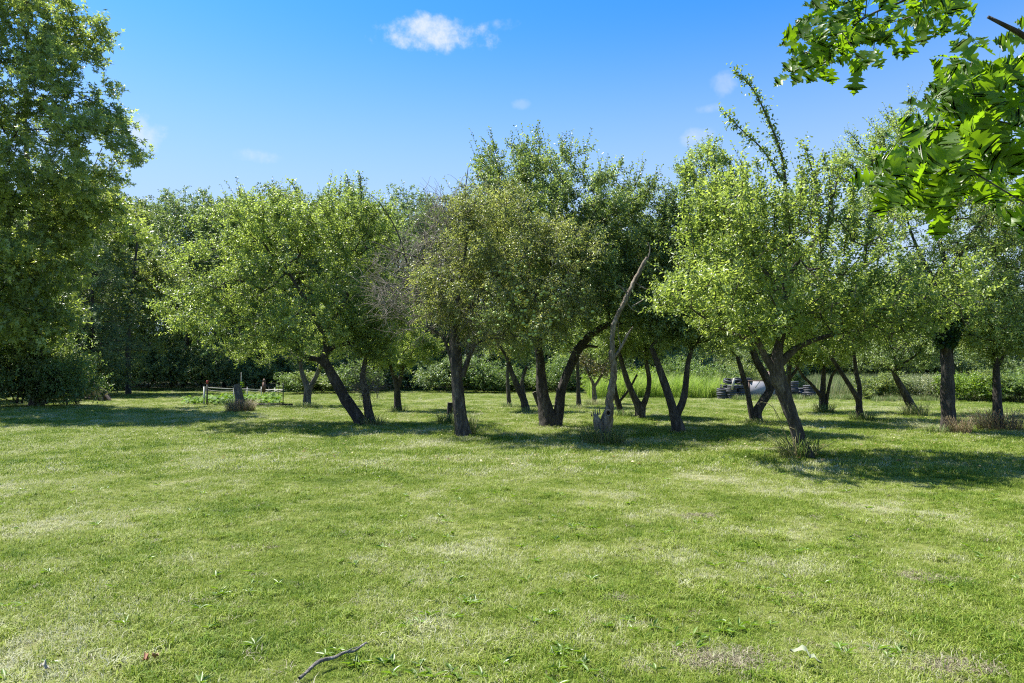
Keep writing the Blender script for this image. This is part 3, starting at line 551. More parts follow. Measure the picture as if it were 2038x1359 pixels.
# apples, one by one, hanging on the olive tree
rng = np.random.RandomState(5)
u_, v_ = np.meshgrid(np.linspace(0, 2 * math.pi, 9)[:-1], np.linspace(0, math.pi, 6))
prof = .036 * (1 - .12 * np.cos(v_) ** 6); AV = np.stack([prof * np.sin(v_) * np.cos(u_), prof * np.sin(v_) * np.sin(u_), prof * np.cos(v_) * .92 - .036], -1).reshape(-1, 3)
AQ = [[r * 8 + c, r * 8 + (c + 1) % 8, (r + 1) * 8 + (c + 1) % 8, (r + 1) * 8 + c] for r in range(5) for c in range(8)]
M['fruit'] = plain('green_apple_skin', (.30, .36, .09), .4, var=.25, scale=6)
am = mesh('apple', AV, None, M['fruit'], quads=AQ, smooth=True)
for k in range(170):
    px, py = rng.normal(1050, 62), rng.normal(600, 48)
    if abs(px - 1040) > 140 or not 500 < py < 700: continue
    put('apple', am, T2, P(px, py, 16.3 - rng.uniform(.9, 2.0)) - b2).scale = (s_ := rng.uniform(.85, 1.2), s_, s_)

# ------------------------------------------------------------------ left oak, pine
rng = np.random.RandomState(8)
def oak_left():
    Y = 29.9; base = P(72, 800, Y); base[2] = 0
    r = empty('oak_tree', base, 'huge oak tree rising out of the picture at the left edge', 'tree')
    mb = MB()
    p = spline(path_px([(72, 812, 34), (74, 780, 26), (76, 700, 23), (70, 560, 21), (60, 400, 16), (50, 240, 10), (55, 80, 6), (60, -60, 3)], Y), .15); p[0, 2] = -.1
    v, t_, q = tube(p - np.array([*base, 0]), 16, rough=.08, seed=2, flare=True); mb.add(v, t_, q); put('trunk', mb.mesh('trunk', M['bark_grey'], True), r)
    lob = [(70, 30, 125, 85), (60, 160, 110, 90), (165, 205, 75, 48), (205, 275, 68, 44), (50, 320, 140, 100), (140, 390, 100, 60), (215, 440, 80, 36, -1, 1.5), (60, 470, 140, 80), (30, 570, 120, 80),
           (110, 520, 100, 60), (10, 660, 80, 70, -1), (90, 640, 70, 50, -2), (-90, 200, 130, 160), (-100, 480, 120, 150), (50, -90, 140, 90), (150, 60, 48, 60), (190, 350, 45, 35), (60, 590, 70, 50, -1.5), (-60, -40, 110, 110), (160, 130, 40, 30)]
    lob = [(l[0] - 16, l[1], l[2], l[3], (l[4] if len(l) > 4 else (-4.0 if l[1] < 360 else -2.6))) for l in lob if l[1] > -60]
    rng = np.random.RandomState(4)
    pts = blob(lobes_px(lob, Y, 2.9), 1500, rng, 9, .3, .2); X, par, m = grow(p[15::6, :3], pts, .35); X = X - base; bm = branch_mesh(X, par, m, tip=.009, rmax=.16)
    put('branches', bm.mesh('branches', M['branch'], True), r); LM = MB(); n = 10500; ok_ = np.where(np.linalg.norm(X[m:] - X[par[m:]], axis=1) < 1.0)[0] + m; idx = ok_[rng.randint(0, len(ok_), n)]; cen = X[m:].mean(0)
    Q = X[idx] + rng.normal(size=(n, 3)) * .18; SD = unit(X[idx] - cen) * .5 + rng.normal(size=(n, 3)) * .6 + np.array([0, 0, .1])
    shoots_leaves(LM, Q, SD, rng.uniform(.1, .4, n), 8, rng, .215, .2, np.clip(.5 + rng.normal(size=n) * .2, 0, 1), lobed=True, hang=.3)
    put('crown', LM.mesh('crown', M['oak']), r)['kind'] = 'stuff'; ALLTRI[0] += sum(len(x) for x in LM.T)
oak_left()
def pine(label, Y, bx, by, top, width, seed, dirx=1):
    rng = np.random.RandomState(seed); base = P(bx, by, Y); base[2] = 0; hgt = P(bx, top, Y)[2]
    r = empty('pine_tree', base, label, 'tree'); zz = np.linspace(0, hgt, 30); tr = np.stack([.1 * np.sin(zz * .5), zz * 0, zz, .19 * (1 - zz / hgt * .93)], -1)
    v, t_, q = tube(tr, 10, rough=.06, seed=seed); mb = MB(); mb.add(v, t_, q); put('trunk', mb.mesh('trunk', M['bark_dark'], True), r)
    bm = MB(); Q = []; D = []
    for k in range(110):
        z = hgt * rng.uniform(.16, .98); a = rng.uniform(0, 6.28); L = width * (1 - (z / hgt) ** 1.6) * rng.uniform(.65, 1.1) + .3
        d = np.array([math.cos(a), math.sin(a), 0]); n = 9; s = np.linspace(0, 1, n)
        pth = np.stack([d[0] * L * s, d[1] * L * s, z + .18 * L * s ** 2 - .12 * L * s, .028 * (1.1 - s)], -1); pth[:, :2] += rng.normal(size=(n, 2)) * .04 * s[:, None]
        v, t_, q = tube(pth, 4, cap=False); bm.add(v, None, q)
        for j in range(2, n):
            for u in range(7):
                if s[j] < .35 and rng.rand() < .75: continue
                dd = unit(d * .8 + rng.normal(size=3) * .55 + [0, 0, .35]); Q.append(pth[j, :3] + rng.normal(size=3) * .05 + dd * rng.uniform(0, .35)); D.append(dd)
    put('branches', bm.mesh('branches', M['branch']), r); Q = np.array(Q); D = np.array(D); LM = MB(); n = len(Q)
    shoots_leaves(LM, Q, D, rng.uniform(.1, .25, n), 11, rng, .13, .016, np.clip(.5 + rng.normal(size=n) * .2, 0, 1), spread=.7, hang=0); put('crown', LM.mesh('crown', M['pine']), r)['kind'] = 'stuff'
    ALLTRI[0] += sum(len(x) for x in LM.T)
pine('blue-green pine with drooping needle sprays and brown inner branches, behind the log heap', 40.0, 178, 788, 478, 3.4, 3)

# ------------------------------------------------------------------ woodland and shrubs (shared meshes)
def wood_proto(seed, Hh, R, low, n1, n2, leaf, mat, trunk_r=.17, sparse=.2, lobed=False):
    rng = np.random.RandomState(seed); me = []
    z = np.linspace(-.1, Hh * .8, 26); tr = np.stack([.25 * np.sin(z * .3 + seed), .2 * np.cos(z * .37 + seed) - .2, z, trunk_r * (1 - z / Hh) + .02], -1)
    v, t_, q = tube(tr, 9, rough=.06, seed=seed); mb = MB(); mb.add(v, t_, q); me.append(mb.mesh('trunk', M['bark_dark'], True))
    lob = []
    for k in range(11):
        f = rng.uniform(low, .93); zc = Hh * f; sh = math.sin(math.pi * min(1, max(.12, (1.04 - f) / (1.04 - low) * .8 + .12))); a = rng.uniform(0, 6.28); rr = R * sh * .55
        lob.append([math.cos(a) * rr, math.sin(a) * rr, zc, R * sh * rng.uniform(.45, .75) + .3, R * sh * rng.uniform(.45, .75) + .3, Hh * rng.uniform(.07, .12)])
    lob.append([0, 0, Hh * .9, R * .35, R * .35, Hh * .09])
    pts = blob(lob, n1, rng, seed, .3, sparse); X, par, m = grow(tr[6:, :3], pts, .4); bm = branch_mesh(X, par, m, tip=.01, rmax=.1, sides=4); me.append(bm.mesh('branches', M['branch']))
    LM = MB(); idx = rng.randint(m, len(X), n2); cen = np.array([0, 0, Hh * .55]); Q = X[idx] + rng.normal(size=(n2, 3)) * .2; SD = unit(X[idx] - cen) * .4 + rng.normal(size=(n2, 3)) * .6 + np.array([0, 0, .3])
    shoots_leaves(LM, Q, SD, rng.uniform(.2, .6, n2), 8, rng, leaf, leaf * .7, np.clip(.5 + rng.normal(size=n2) * .2, 0, 1), lobed=lobed, hang=.2); me.append(LM.mesh('crown', M[mat])); ALLTRI[0] += sum(len(x) for x in LM.T)
    return me
def shrub_proto(seed, R, Hh, nsh, leaf, mat, K=9):
    rng = np.random.RandomState(seed); lob = [[rng.uniform(-.5, .5) * R, rng.uniform(-.5, .5) * R, Hh * rng.uniform(.3, .6), R * rng.uniform(.5, .8), R * rng.uniform(.5, .8), Hh * rng.uniform(.35, .5)] for _ in range(6)]
    pts = blob(lob, 170, rng, seed, .3, .25); X, par, m = grow(np.array([[0, 0, .02], [.1 * R, .1 * R, .1], [-.1 * R, 0, .1]]), pts, .4); bm = branch_mesh(X, par, m, tip=.005, rmax=.05, sides=4); st = bm.mesh('stems', M['branch'])
    LM = MB(); idx = rng.randint(m, len(X), nsh); Q = X[idx] + rng.normal(size=(nsh, 3)) * .09 * R; Q[:, 2] = np.abs(Q[:, 2]); SD = unit(X[idx]) * .5 + rng.normal(size=(nsh, 3)) * .6 + np.array([0, 0, .3])
    shoots_leaves(LM, Q, SD, rng.uniform(.15, .4, nsh), K, rng, leaf, leaf * .6, np.clip(.5 + rng.normal(size=nsh) * .2, 0, 1)); ALLTRI[0] += sum(len(x) for x in LM.T)
    return st, LM.mesh('foliage', M[mat])
SP = {'dark': [shrub_proto(301, 1.5, 2.6, 1100, .11, 'wood'), shrub_proto(302, 1.7, 2.2, 1100, .1, 'shrub')], 'bright': [shrub_proto(303, 1.3, 1.5, 900, .09, 'shrub_bright')], 'pale': [shrub_proto(304, 1.1, 1.3, 800, .06, 'shrub_pale')],
      'mid': [shrub_proto(305, 1.3, 2.0, 1000, .09, 'shrub'), shrub_proto(306, 1.2, 1.7, 900, .10, 'wood_light')]}
def shrub(kind, i, x, y, s, label, group=None, cat='shrub'):
    st, fo = SP[kind][i % len(SP[kind])]; r = empty('shrub', (x, y, 0), label, cat, group, random.uniform(0, 6.28)); r.scale = s; put('stems', st, r); put('foliage', fo, r)['kind'] = 'stuff'; return r
protos = [wood_proto(201, 15.5, 3.9, .22, 500, 2500, .17, 'wood'), wood_proto(202, 17.0, 3.4, .3, 480, 2300, .17, 'wood', sparse=.12), wood_proto(203, 14.0, 4.2, .15, 500, 2600, .17, 'wood_light'),
          wood_proto(204, 16.0, 3.0, .12, 480, 2600, .16, 'wood'), wood_proto(205, 13.0, 3.6, .18, 460, 2300, .18, 'wood_light', sparse=.15)]
first = {}
def wood_tree(k, x, y, rz, s, label, group):
    if k not in first:
        r = empty('woodland_tree', (x, y, 0), label, 'tree', group, rz); r.scale = s
        for nm, me in zip(('trunk', 'branches', 'crown'), protos[k]):
            o = put(nm, me, r)
            if nm == 'crown': o['kind'] = 'stuff'
        first[k] = r
    else: copy_tree(first[k], (x, y, 0), rz, s, label, group)
rng = np.random.RandomState(31)
# the wood's edge left of the orchard: heights follow the skyline
deep = []
for row, (Yr, dx, x0, x1) in enumerate([(55.5, 4.6, -40, 14), (61, 5.0, -45, 22), (68, 5.4, -52, 30), (77, 6, -60, 36)]):
    x = x0
    while x < x1:
        y = Yr + rng.uniform(-1.8, 1.8); k = int(rng.choice([0, 1, 3, 0, 3, 2] if row < 2 else [0, 1, 2, 3, 4])); pxx = CX + F * x / y
        topy = np.interp(pxx, [0, 240, 330, 420, 500, 620, 700, 780, 900, 1100, 1300], [360, 388, 372, 385, 372, 400, 395, 382, 375, 420, 470]); h = (735 - topy) * y / F + 1.6
        h0 = [15.5, 17, 14, 16, 13][k]; sz = h / h0 * rng.uniform(.86, 1.03) * (1.0 if row < 2 else .95)
        sz *= 1.05; lb = ('tall dark green tree in the front row of the wood behind the mown lawn' if row == 0 else 'tall tree standing deeper in the wood behind the front row'); gr = 'trees along the front edge of the wood' if row == 0 else 'trees deeper in the wood'
        if row < 2: wood_tree(k, x, y, rng.uniform(0, 6.28), (rng.uniform(.9, 1.1), rng.uniform(.9, 1.1), sz), lb, gr)
        else: deep.append((x, y, 0, k, sz))
        x += dx * rng.uniform(.8, 1.2)
x = 20
while x < 120:       # far trees behind the weedy field at the right
    y = 92 + rng.uniform(-6, 6); k = int(rng.choice([2, 4, 0, 4])); pxx = CX + F * x / y
    h = (735 - np.interp(pxx, [1250, 1500, 1700, 1800, 2038, 2600], [540, 530, 520, 500, 510, 450])) * y / F; wood_tree(k, x, y, rng.uniform(0, 6.28), (1.2, 1.2, h / [15.5, 17, 14, 16, 13][k] * rng.uniform(.85, 1.05)),
        'distant sunlit tree beyond the weedy field on the right', 'distant trees beyond the field'); x += 5 * rng.uniform(.8, 1.2)
x = -150
while x < 190:       # far belt of trees that closes the horizon all round the lawn
    y = 112 + rng.uniform(-6, 6) - .0012 * x * x; deep.append((x, y, 0, int(rng.choice([0, 2, 3, 4])), rng.uniform(.85, 1.0))); deep.append((x + 2, y - 5, -.4, 5, 2.6)); deep.append((x + 4, y - 3, 0, 5, 2.2)); x += 5.0
for x in np.arange(14, 110, 3.2): deep.append((x, 86 + rng.uniform(-1, 1), -.2, 5, rng.uniform(1.5, 2.2)))
for x, y, k in ((-31, 33, 0), (-30, 47, 3), (-33, 44, 0), (-36, 27, 2), (-24.5, 44, 4)):
    wood_tree(k, x, y, x, (1, 1, 1), 'dark tree crowded behind the huge oak at the left edge', 'trees behind the huge oak')

x = -34; i = 0
while x < 16:        # understorey along the wood's foot
    for yy in (52.0 + rng.uniform(-.8, .8), 57 + rng.uniform(-1, 1)):
        hh = rng.uniform(.8, 1.3) * (2.3 if yy > 55 else 1.1); shrub('dark', i, x + rng.uniform(-.6, .6), yy, (1.25, 1.1, hh), 'dark leafy shrub at the foot of the wood beyond the lawn', 'shrubs along the foot of the wood'); i += 1
    x += 2.1
for i, (px, py, Y, s, kd, lb) in enumerate([
    (35, 800, 29.3, (1.5, 1.3, 1.6), 'mid', 'dark bush under the oak at the very left edge'), (95, 800, 29.3, (1.2, 1.2, 1.35), 'mid', 'bush under the oak, second from the left edge'), (140, 802, 29.3, (1.1, 1.1, 1.2), 'mid', 'bush just left of the split log heap'),
    (165, 790, 38.5, (1.3, 1.2, 1.3), 'mid', 'tall yellow-green bush rising behind the log heap'), (55, 790, 35, (1.8, 1.3, 1.9), 'dark', 'tall dark bush filling the gap below the oak crown'), (5, 790, 34, (1.8, 1.5, 2.6), 'dark', 'tall dark bush cut by the left edge behind the oak'),
    (120, 786, 38.5, (1.6, 1.3, 1.7), 'dark', 'tall dark bush between the oak trunk and the pine'), (205, 780, 41, (1.4, 1.3, 1.5), 'mid', 'bush between the pine and the open lawn'),
    (-60, 800, 29.3, (1.6, 1.4, 2.0), 'mid', 'bush left of the oak outside the edge'),
    (640, 785, 46, (1.4, 1.2, .8), 'mid', 'low green bush behind the garden fence'), (590, 785, 45, (1.2, 1, .75), 'mid', 'low bush just behind the right end of the garden fence'), (700, 785, 47, (1.5, 1.2, .95), 'dark', 'dark bush seen between the bent trunk and the slim straight one'),
    (880, 785, 47, (1.6, 1.2, 1.0), 'dark', 'dark bush seen left of the upright olive-leaved tree'), (960, 785, 47, (1.6, 1.2, 1.0), 'dark', 'dark bush seen right of the upright olive-leaved tree'), (1010, 783, 48, (1.5, 1.2, .9), 'mid', 'green bush behind the crooked fork'),
    (1100, 783, 48, (1.6, 1.2, 1.1), 'dark', 'dark bush behind the central double trunk'),
    (1425, 795, 41, (1.0, 1.0, 1.0), 'mid', 'dark leafed rounded bush left of the tyre stacks'), (1390, 785, 44, (1.3, 1.1, 1.15), 'bright', 'bright rounded bush rising behind the tall grass mound'), (1330, 785, 46, (1.5, 1.2, 1.25), 'bright', 'bright bush behind the V-shaped trunks'),
    (1260, 785, 46, (1.4, 1.2, 1.1), 'bright', 'bright bush seen right of the bare snag'), (1205, 787, 43, (1.1, 1, .95), 'bright', 'bright bush directly behind the bare snag'), (1300, 790, 42.8, (1.0, .9, .9), 'bright', 'small bright bush growing out of the tall grass'), (1350, 778, 43.5, (1.1, 1, 1.25), 'mid', 'rounded green bush behind the middle of the tall grass'), (1480, 770, 44, (1.2, 1, 1.2), 'mid', 'bush directly behind the left tyre stacks'), (1560, 770, 46, (1.6, 1, 1.3), 'dark', 'dark bush behind the whitish panel'),
    (1745, 792, 36, (1.0, .9, .8), 'mid', 'bushy weeds right of the Y fork'), (1845, 792, 35.5, (1.1, .9, .95), 'pale', 'pale flowering bush left of the ivy trunk'), (1800, 792, 36.5, (1.0, .9, .85), 'pale', 'pale flowering bush behind the short leaning trunk'),
    (1925, 797, 34, (1.15, .9, .95), 'bright', 'bright bramble bush just right of the ivy trunk'), (1975, 797, 34.5, (1.1, .9, .9), 'mid', 'bramble bush behind the rightmost trunk'), (2030, 800, 33.5, (1.2, .9, .85), 'mid', 'bramble bush cut by the right edge'),
    (2090, 800, 34, (1.2, .9, .9), 'bright', 'bramble bush past the right edge')]):
    p = P(px, py, Y); shrub(kd, i, p[0], Y, s, lb)

# ------------------------------------------------------------------ instanced ground cover
def gn_group():
    ng = bpy.data.node_groups.new('scatter', 'GeometryNodeTree'); return ng
def scatter(name, protos_, pts, rot, scl, idx, label=None, cat=None):
    me = bpy.data.meshes.new(name); me.vertices.add(len(pts)); me.vertices.foreach_set('co', np.asarray(pts, np.float32).ravel())
    for nm, ty, arr in (('rot', 'FLOAT_VECTOR', rot), ('scl', 'FLOAT', scl)):
        a = me.attributes.new(nm, ty, 'POINT'); a.data.foreach_set('vector' if ty == 'FLOAT_VECTOR' else 'value', np.asarray(arr, np.float32).ravel())
    a = me.attributes.new('idx', 'INT', 'POINT'); a.data.foreach_set('value', np.asarray(idx, np.int32)); me.update()
    o = put(name, me); o['kind'] = 'stuff'
    if label: o['label'] = label; o['category'] = cat
    col = bpy.data.collections.new(name + '_blades')
    for k, pm in enumerate(protos_): col.objects.link(bpy.data.objects.new('%s_piece_%02d' % (name, k), pm))
    ng = bpy.data.node_groups.new(name + '_scatter', 'GeometryNodeTree'); ng.interface.new_socket('Geometry', in_out='INPUT', socket_type='NodeSocketGeometry'); ng.interface.new_socket('Geometry', in_out='OUTPUT', socket_type='NodeSocketGeometry')
    gi = nn(ng, 'NodeGroupInput'); go = nn(ng, 'NodeGroupOutput'); ip = nn(ng, 'GeometryNodeInstanceOnPoints'); ci = nn(ng, 'GeometryNodeCollectionInfo'); ci.inputs['Collection'].default_value = col
    ci.inputs['Separate Children'].default_value = True; ci.inputs['Reset Children'].default_value = True; ip.inputs['Pick Instance'].default_value = True
    def na(ty, nm): n = nn(ng, 'GeometryNodeInputNamedAttribute', data_type=ty); n.inputs['Name'].default_value = nm; return n
    ng.links.new(gi.outputs[0], ip.inputs['Points']); ng.links.new(ci.outputs[0], ip.inputs['Instance']); ng.links.new(na('INT', 'idx').outputs[0], ip.inputs['Instance Index'])
    er = nn(ng, 'FunctionNodeEulerToRotation'); ng.links.new(na('FLOAT_VECTOR', 'rot').outputs[0], er.inputs[0]); ng.links.new(er.outputs[0], ip.inputs['Rotation']); ng.links.new(na('FLOAT', 'scl').outputs[0], ip.inputs['Scale']); ng.links.new(ip.outputs[0], go.inputs[0])
    md = o.modifiers.new('scatter', 'NODES'); md.node_group = ng; return o
def tuft(seed, nb, h, wd, spread, lean, mat, tintr=(0, 1), segn=2):
    rng = np.random.RandomState(seed); a = rng.uniform(0, 6.28, nb); r = spread * np.sqrt(rng.uniform(0, 1, nb)); B = np.stack([r * np.cos(a), r * np.sin(a), np.full(nb, -.005)], -1)
    az = rng.uniform(0, 6.28, nb); d = np.stack([np.cos(az), np.sin(az), np.zeros(nb)], -1); s = np.stack([-d[:, 1], d[:, 0], d[:, 2]], -1); hh = h * rng.uniform(.5, 1.15, nb)[:, None]; ln = lean * rng.uniform(.2, 1.6, nb)[:, None]; w2 = wd * rng.uniform(.7, 1.2, nb)[:, None] / 2
    up = np.array([0, 0, 1.]); mid = B + up * hh * .6 + d * hh * ln * .35; tipp = B + up * hh * (1 - .25 * ln ** 2).clip(.25) + d * hh * ln
    V = np.stack([B - s * w2, B + s * w2, mid + s * w2 * .8, mid - s * w2 * .8, tipp], 1).reshape(-1, 3); T = np.array([[0, 1, 2], [0, 2, 3], [3, 2, 4]]); T = (np.arange(nb)[:, None, None] * 5 + T[None]).reshape(-1, 3)
    return mesh('tuft', V, T, M[mat], np.repeat(rng.uniform(tintr[0], tintr[1], nb), 3))
rng = np.random.RandomState(77)
coarse = [tuft(70 + k, 22, .075, .0065, .05, 1.1, 'grass') for k in range(3)]
near = [tuft(k, 16, .043, .0038, .045, 1.0, 'grass') for k in range(5)] + [tuft(9, 14, .035, .0034, .05, 1.6, 'grass_dry')]
far = [tuft(20 + k, 60, .05, .007, .17, .9, 'grass') for k in range(4)] + [tuft(29, 60, .045, .007, .18, 1.4, 'grass_dry')]
def field(y0, y1, dens, cap):
    A = 1.7 * (y1 - y0) * (y1 + y0) / 2 + 3 * (y1 - y0); n = int(A * dens); y = np.sqrt(rng.uniform(y0 ** 2, y1 ** 2, n)); x = rng.uniform(-1, 1, n) * (.85 * y + 1.5); return np.stack([x, y, gz(x, y)], -1)
P1 = np.vstack([field(1.8, 6, 900, 1), field(6, 11, 560, 1)]); i1 = np.where(rng.rand(len(P1)) < .12, 5, rng.randint(0, 5, len(P1)))
P2 = np.vstack([field(10.5, 18, 150, 1), field(18, 30, 60, 1), field(30, 56, 20, 1)]); i2 = np.where(rng.rand(len(P2)) < .12, 10, rng.randint(6, 10, len(P2)))
bed = [(495, 560)]
PP = np.vstack([P1, P2]); I = np.concatenate([i1, i2]); n = len(PP)
# bare scuffed patches (few blades)
bare = [PG(1440, 1312), PG(1835, 1152), PG(1385, 1025), PG(1900, 1325), PG(1230, 1185), PG(1590, 1190)]
keep = np.ones(n, bool)
for b_, rr in zip(bare, (.16, .13, .14, .12, .05, .06)):
    d = np.hypot((PP[:, 0] - b_[0]) / (rr * 1.7), (PP[:, 1] - b_[1]) / rr); keep &= ~((d < 1 + .3 * np.sin(PP[:, 0] * 21)) & (rng.rand(n) < .72))
PP = PP[keep]; I = I[keep]; n = len(PP); vig = 1 + .28 * snoise(PP, 3, 1.3)
scatter('lawn_grass', near + far, PP, np.stack([rng.normal(size=n) * .15, rng.normal(size=n) * .15, rng.uniform(0, 6.28, n)], -1), np.clip(vig * rng.uniform(.7, 1.25, n), .5, 1.7), I)
cq = []
for _ in range(260):
    y = 3 + 13 * rng.rand() ** 1.3; x = rng.uniform(-.85, .85) * y; m_ = rng.randint(6, 26); q = rng.normal(size=(m_, 2)) * rng.uniform(.05, .2); cq.append(np.stack([x + q[:, 0], y + q[:, 1], gz(x + q[:, 0], y + q[:, 1])], -1))
cq = np.vstack(cq); m_ = len(cq); scatter('coarse_grass', coarse, cq, np.stack([rng.normal(size=m_) * .15, rng.normal(size=m_) * .15, rng.uniform(0, 6.28, m_)], -1), rng.uniform(.5, 1.05, m_), rng.randint(0, 3, m_))
thp = [tuft(90 + k, 26, .026, .004, .07, 2.4, 'thatch', (0, 1)) for k in range(3)]; tp = []
for b_, rr in zip(bare, (.17, .14, .14, .12, .05, .07)):
    m_ = int(650 * rr); q = rng.normal(size=(m_, 2)) * np.array([rr * .95, rr * .5]); tp.append(np.stack([b_[0] + q[:, 0], b_[1] + q[:, 1], gz(b_[0] + q[:, 0], b_[1] + q[:, 1]) + .004], -1))
y = rng.uniform(3, 16, 500); x = rng.uniform(-.8, .8, 500) * y; tp.append(np.stack([x, y, gz(x, y) + .01], -1)); tp = np.vstack(tp); m_ = len(tp)
scatter('dead_thatch', thp, tp, np.stack([rng.normal(size=m_) * .1, rng.normal(size=m_) * .1, rng.uniform(0, 6.28, m_)], -1), rng.uniform(.6, 1.2, m_), rng.randint(0, 3, m_))

def patch_scatter(name, protos_, n, fx, hmap=None, scl=(.8, 1.2)):
    pts = fx(n); m = len(pts); scatter(name, protos_, pts, np.stack([rng.normal(size=m) * .08, rng.normal(size=m) * .08, rng.uniform(0, 6.28, m)], -1), rng.uniform(*scl, m), rng.randint(0, len(protos_), m))
tall = [tuft(40 + k, 26, 1.55, .026, .22, .5, 'tallgrass') for k in range(4)]; fieldp = [tuft(50 + k, 26, 1.1, .018, .25, .3, 'field') for k in range(4)]
def mound(n):
    px = rng.uniform(1172, 1452, n); Y = rng.uniform(38.0, 42.5, n); x = (px - CX) / F * Y; return np.stack([x, Y, np.zeros(n)], -1)
patch_scatter('tall_grass', tall, 800, mound, scl=(.45, 1.0))
def rf(n):
    x = rng.uniform(13, 60, n); y = rng.uniform(37.5, 62, n); k = (x / y > .44) | (y > 44); return np.stack([x[k], y[k], np.zeros(k.sum())], -1)
patch_scatter('field_weeds', fieldp, 5200, rf)
low = [tuft(60 + k, 30, .28, .012, .18, .6, 'mixgrass') for k in range(3)]
def edge(n):
    x = rng.uniform(-34, 15, n); y = 50.6 + rng.uniform(0, 2.2, n); q = np.stack([x, y, np.zeros(n)], -1)
    px = rng.uniform(1460, 2100, n // 2); yy = 36.5 + rng.uniform(-.8, 1.2, n // 2) - np.where(px > 1740, 1.8, 0); return np.vstack([q, np.stack([(px - CX) / F * yy, yy, yy * 0], -1)])
patch_scatter('rough_grass_verge', low, 1600, edge)

# weeds with broad leaves in the foreground lawn, fallen leaves
def rosettes():
    LM = MB(); n = 210; c = []
    spots = [(430, 1185, 3), (500, 1155, 3), (840, 1235, 5), (940, 1210, 4), (690, 1310, 5), (800, 1330, 5), (880, 1345, 5), (1450, 1130, 3), (1570, 1175, 4), (1130, 1300, 6), (1060, 1230, 3), (1270, 1250, 5), (1420, 1255, 4), (1160, 1330, 4), (1500, 1240, 3), (1140, 1060, 4),
             (870, 1165, 2), (1170, 950, 2), (400, 1240, 2), (1800, 1290, 3), (1680, 1300, 3), (1950, 1100, 3), (850, 1035, 3)]
    for px, py, m in spots:
        for _ in range(m): q = PG(px + rng.normal() * 26, min(1372, py + rng.normal() * 12)); c.append(q)
    while len(c) < n: y = rng.uniform(3, 11); c.append(np.array([rng.uniform(-.8, .8) * y, y, 0]))
    for q in c:
        k = rng.randint(4, 9); a = rng.uniform(0, 6.28, k); el = rng.uniform(.25, .9, k); D = unit(np.stack([np.cos(a), np.sin(a), el], -1)); U = np.array([0, 0, 1.]) + rng.normal(size=(k, 3)) * .2; N = unit(U - (U * D).sum(1, keepdims=True) * D)
        V, T, per = leaf_arrays(np.repeat(np.array([[q[0], q[1], gz(q[0], q[1]) + .015]]), k, 0), D, N, rng.uniform(.04, .09, k), rng.uniform(.012, .024, k), fold=.2, droop=.25); LM.add(V, T=T, tint=np.repeat(np.clip(.5 + rng.normal(size=k) * .25, 0, 1), 2))
    put('lawn_weeds', LM.mesh('lawn_weeds', M['weed']))['kind'] = 'stuff'
rosettes()
def litter():
    LM = MB(); n = 900; y = rng.uniform(11, 29, n); x = rng.uniform(-.5, .75, n) * y; Q = np.stack([x, y, gz(x, y) + .05], -1); D = unit(rng.normal(size=(n, 3)) * [1, 1, .25]); U = np.array([0, 0, 1.]) + rng.normal(size=(n, 3)) * .4; N = unit(U - (U * D).sum(1, keepdims=True) * D)
    V, T, per = leaf_arrays(Q, D, N, rng.uniform(.04, .08, n), rng.uniform(.03, .05, n)); LM.add(V, T=T, tint=np.repeat(rng.uniform(0, 1, n), 2)); put('fallen_leaves', LM.mesh('fallen_leaves', straw_mat('fallen_yellow_leaf', [(.25, .2, .05), (.45, .42, .18), (.3, .16, .08), (.6, .58, .35)])))['kind'] = 'stuff'
litter()

dp = np.array(deep); scatter('far_wood', [m_[2] for m_ in protos] + [SP['dark'][0][1]], dp[:, :3], np.stack([dp[:, 0] * 0, dp[:, 0] * 0, rng.uniform(0, 6.28, len(dp))], -1), dp[:, 4], dp[:, 3].astype(int))

# ------------------------------------------------------------------ weeds round the trunks: one clump each
def clump(px, py, r, h, nb, dry, label, Y=None, arc=.7):
    nb = int(nb * 1.7)
    Y = Y or GD(py); c = P(px, py, Y); c[2] = 0; rg = np.random.RandomState(int(px)); a = rg.uniform(0, 6.28, nb); rr = r * np.sqrt(rg.uniform(.1, 1, nb)); B = np.stack([rr * np.cos(a), rr * np.sin(a) * .7, np.zeros(nb) - .01], -1)
    dirr = unit(B * [1, 1, 0] + rg.normal(size=(nb, 3)) * r * .5 * [1, 1, 0] + 1e-6); hh = (h * rg.uniform(.35, 1.1, nb))[:, None]; ln = (arc * rg.uniform(.3, 1.6, nb))[:, None]; s = np.stack([-dirr[:, 1], dirr[:, 0], dirr[:, 2] * 0], -1); w2 = .0045
    up = np.array([0, 0, 1.]); m1 = B + up * hh * .5 + dirr * hh * ln * .2; m2 = B + up * hh * .9 + dirr * hh * ln * .6; tp = B + up * hh * (1 - .3 * ln) + dirr * hh * ln * 1.1
    V = np.stack([B - s * w2, B + s * w2, m1 + s * w2, m1 - s * w2, m2 + s * w2 * .7, m2 - s * w2 * .7, tp], 1).reshape(-1, 3); T = np.array([[0, 1, 2], [0, 2, 3], [3, 2, 4], [3, 4, 5], [5, 4, 6]])
    T = (np.arange(nb)[:, None, None] * 7 + T[None]).reshape(-1, 3); tint = np.where(rg.rand(nb) < dry, rg.uniform(.7, 1, nb), rg.uniform(0, .55, nb)); mt = M['mixgrass']
    if dry > .7: tint = rg.uniform(0, 1, nb); mt = M['drygrass']
    o = put('weed_clump', mesh('weed_clump', V, T, mt, np.repeat(tint, 5)), loc=c); tag(o, label, 'weeds'); return o, c
clump(478, 820, .52, .55, 420, .9, 'reddish dry grass skirt round the tall grey cut stump', arc=.8)
clump(925, 868, .26, .6, 190, .5, 'dry and green weeds climbing round the foot of the upright olive-leaved tree', arc=.3)
clump(1200, 884, .46, .42, 330, .45, 'green weeds round the hollow base of the bare dead tree')
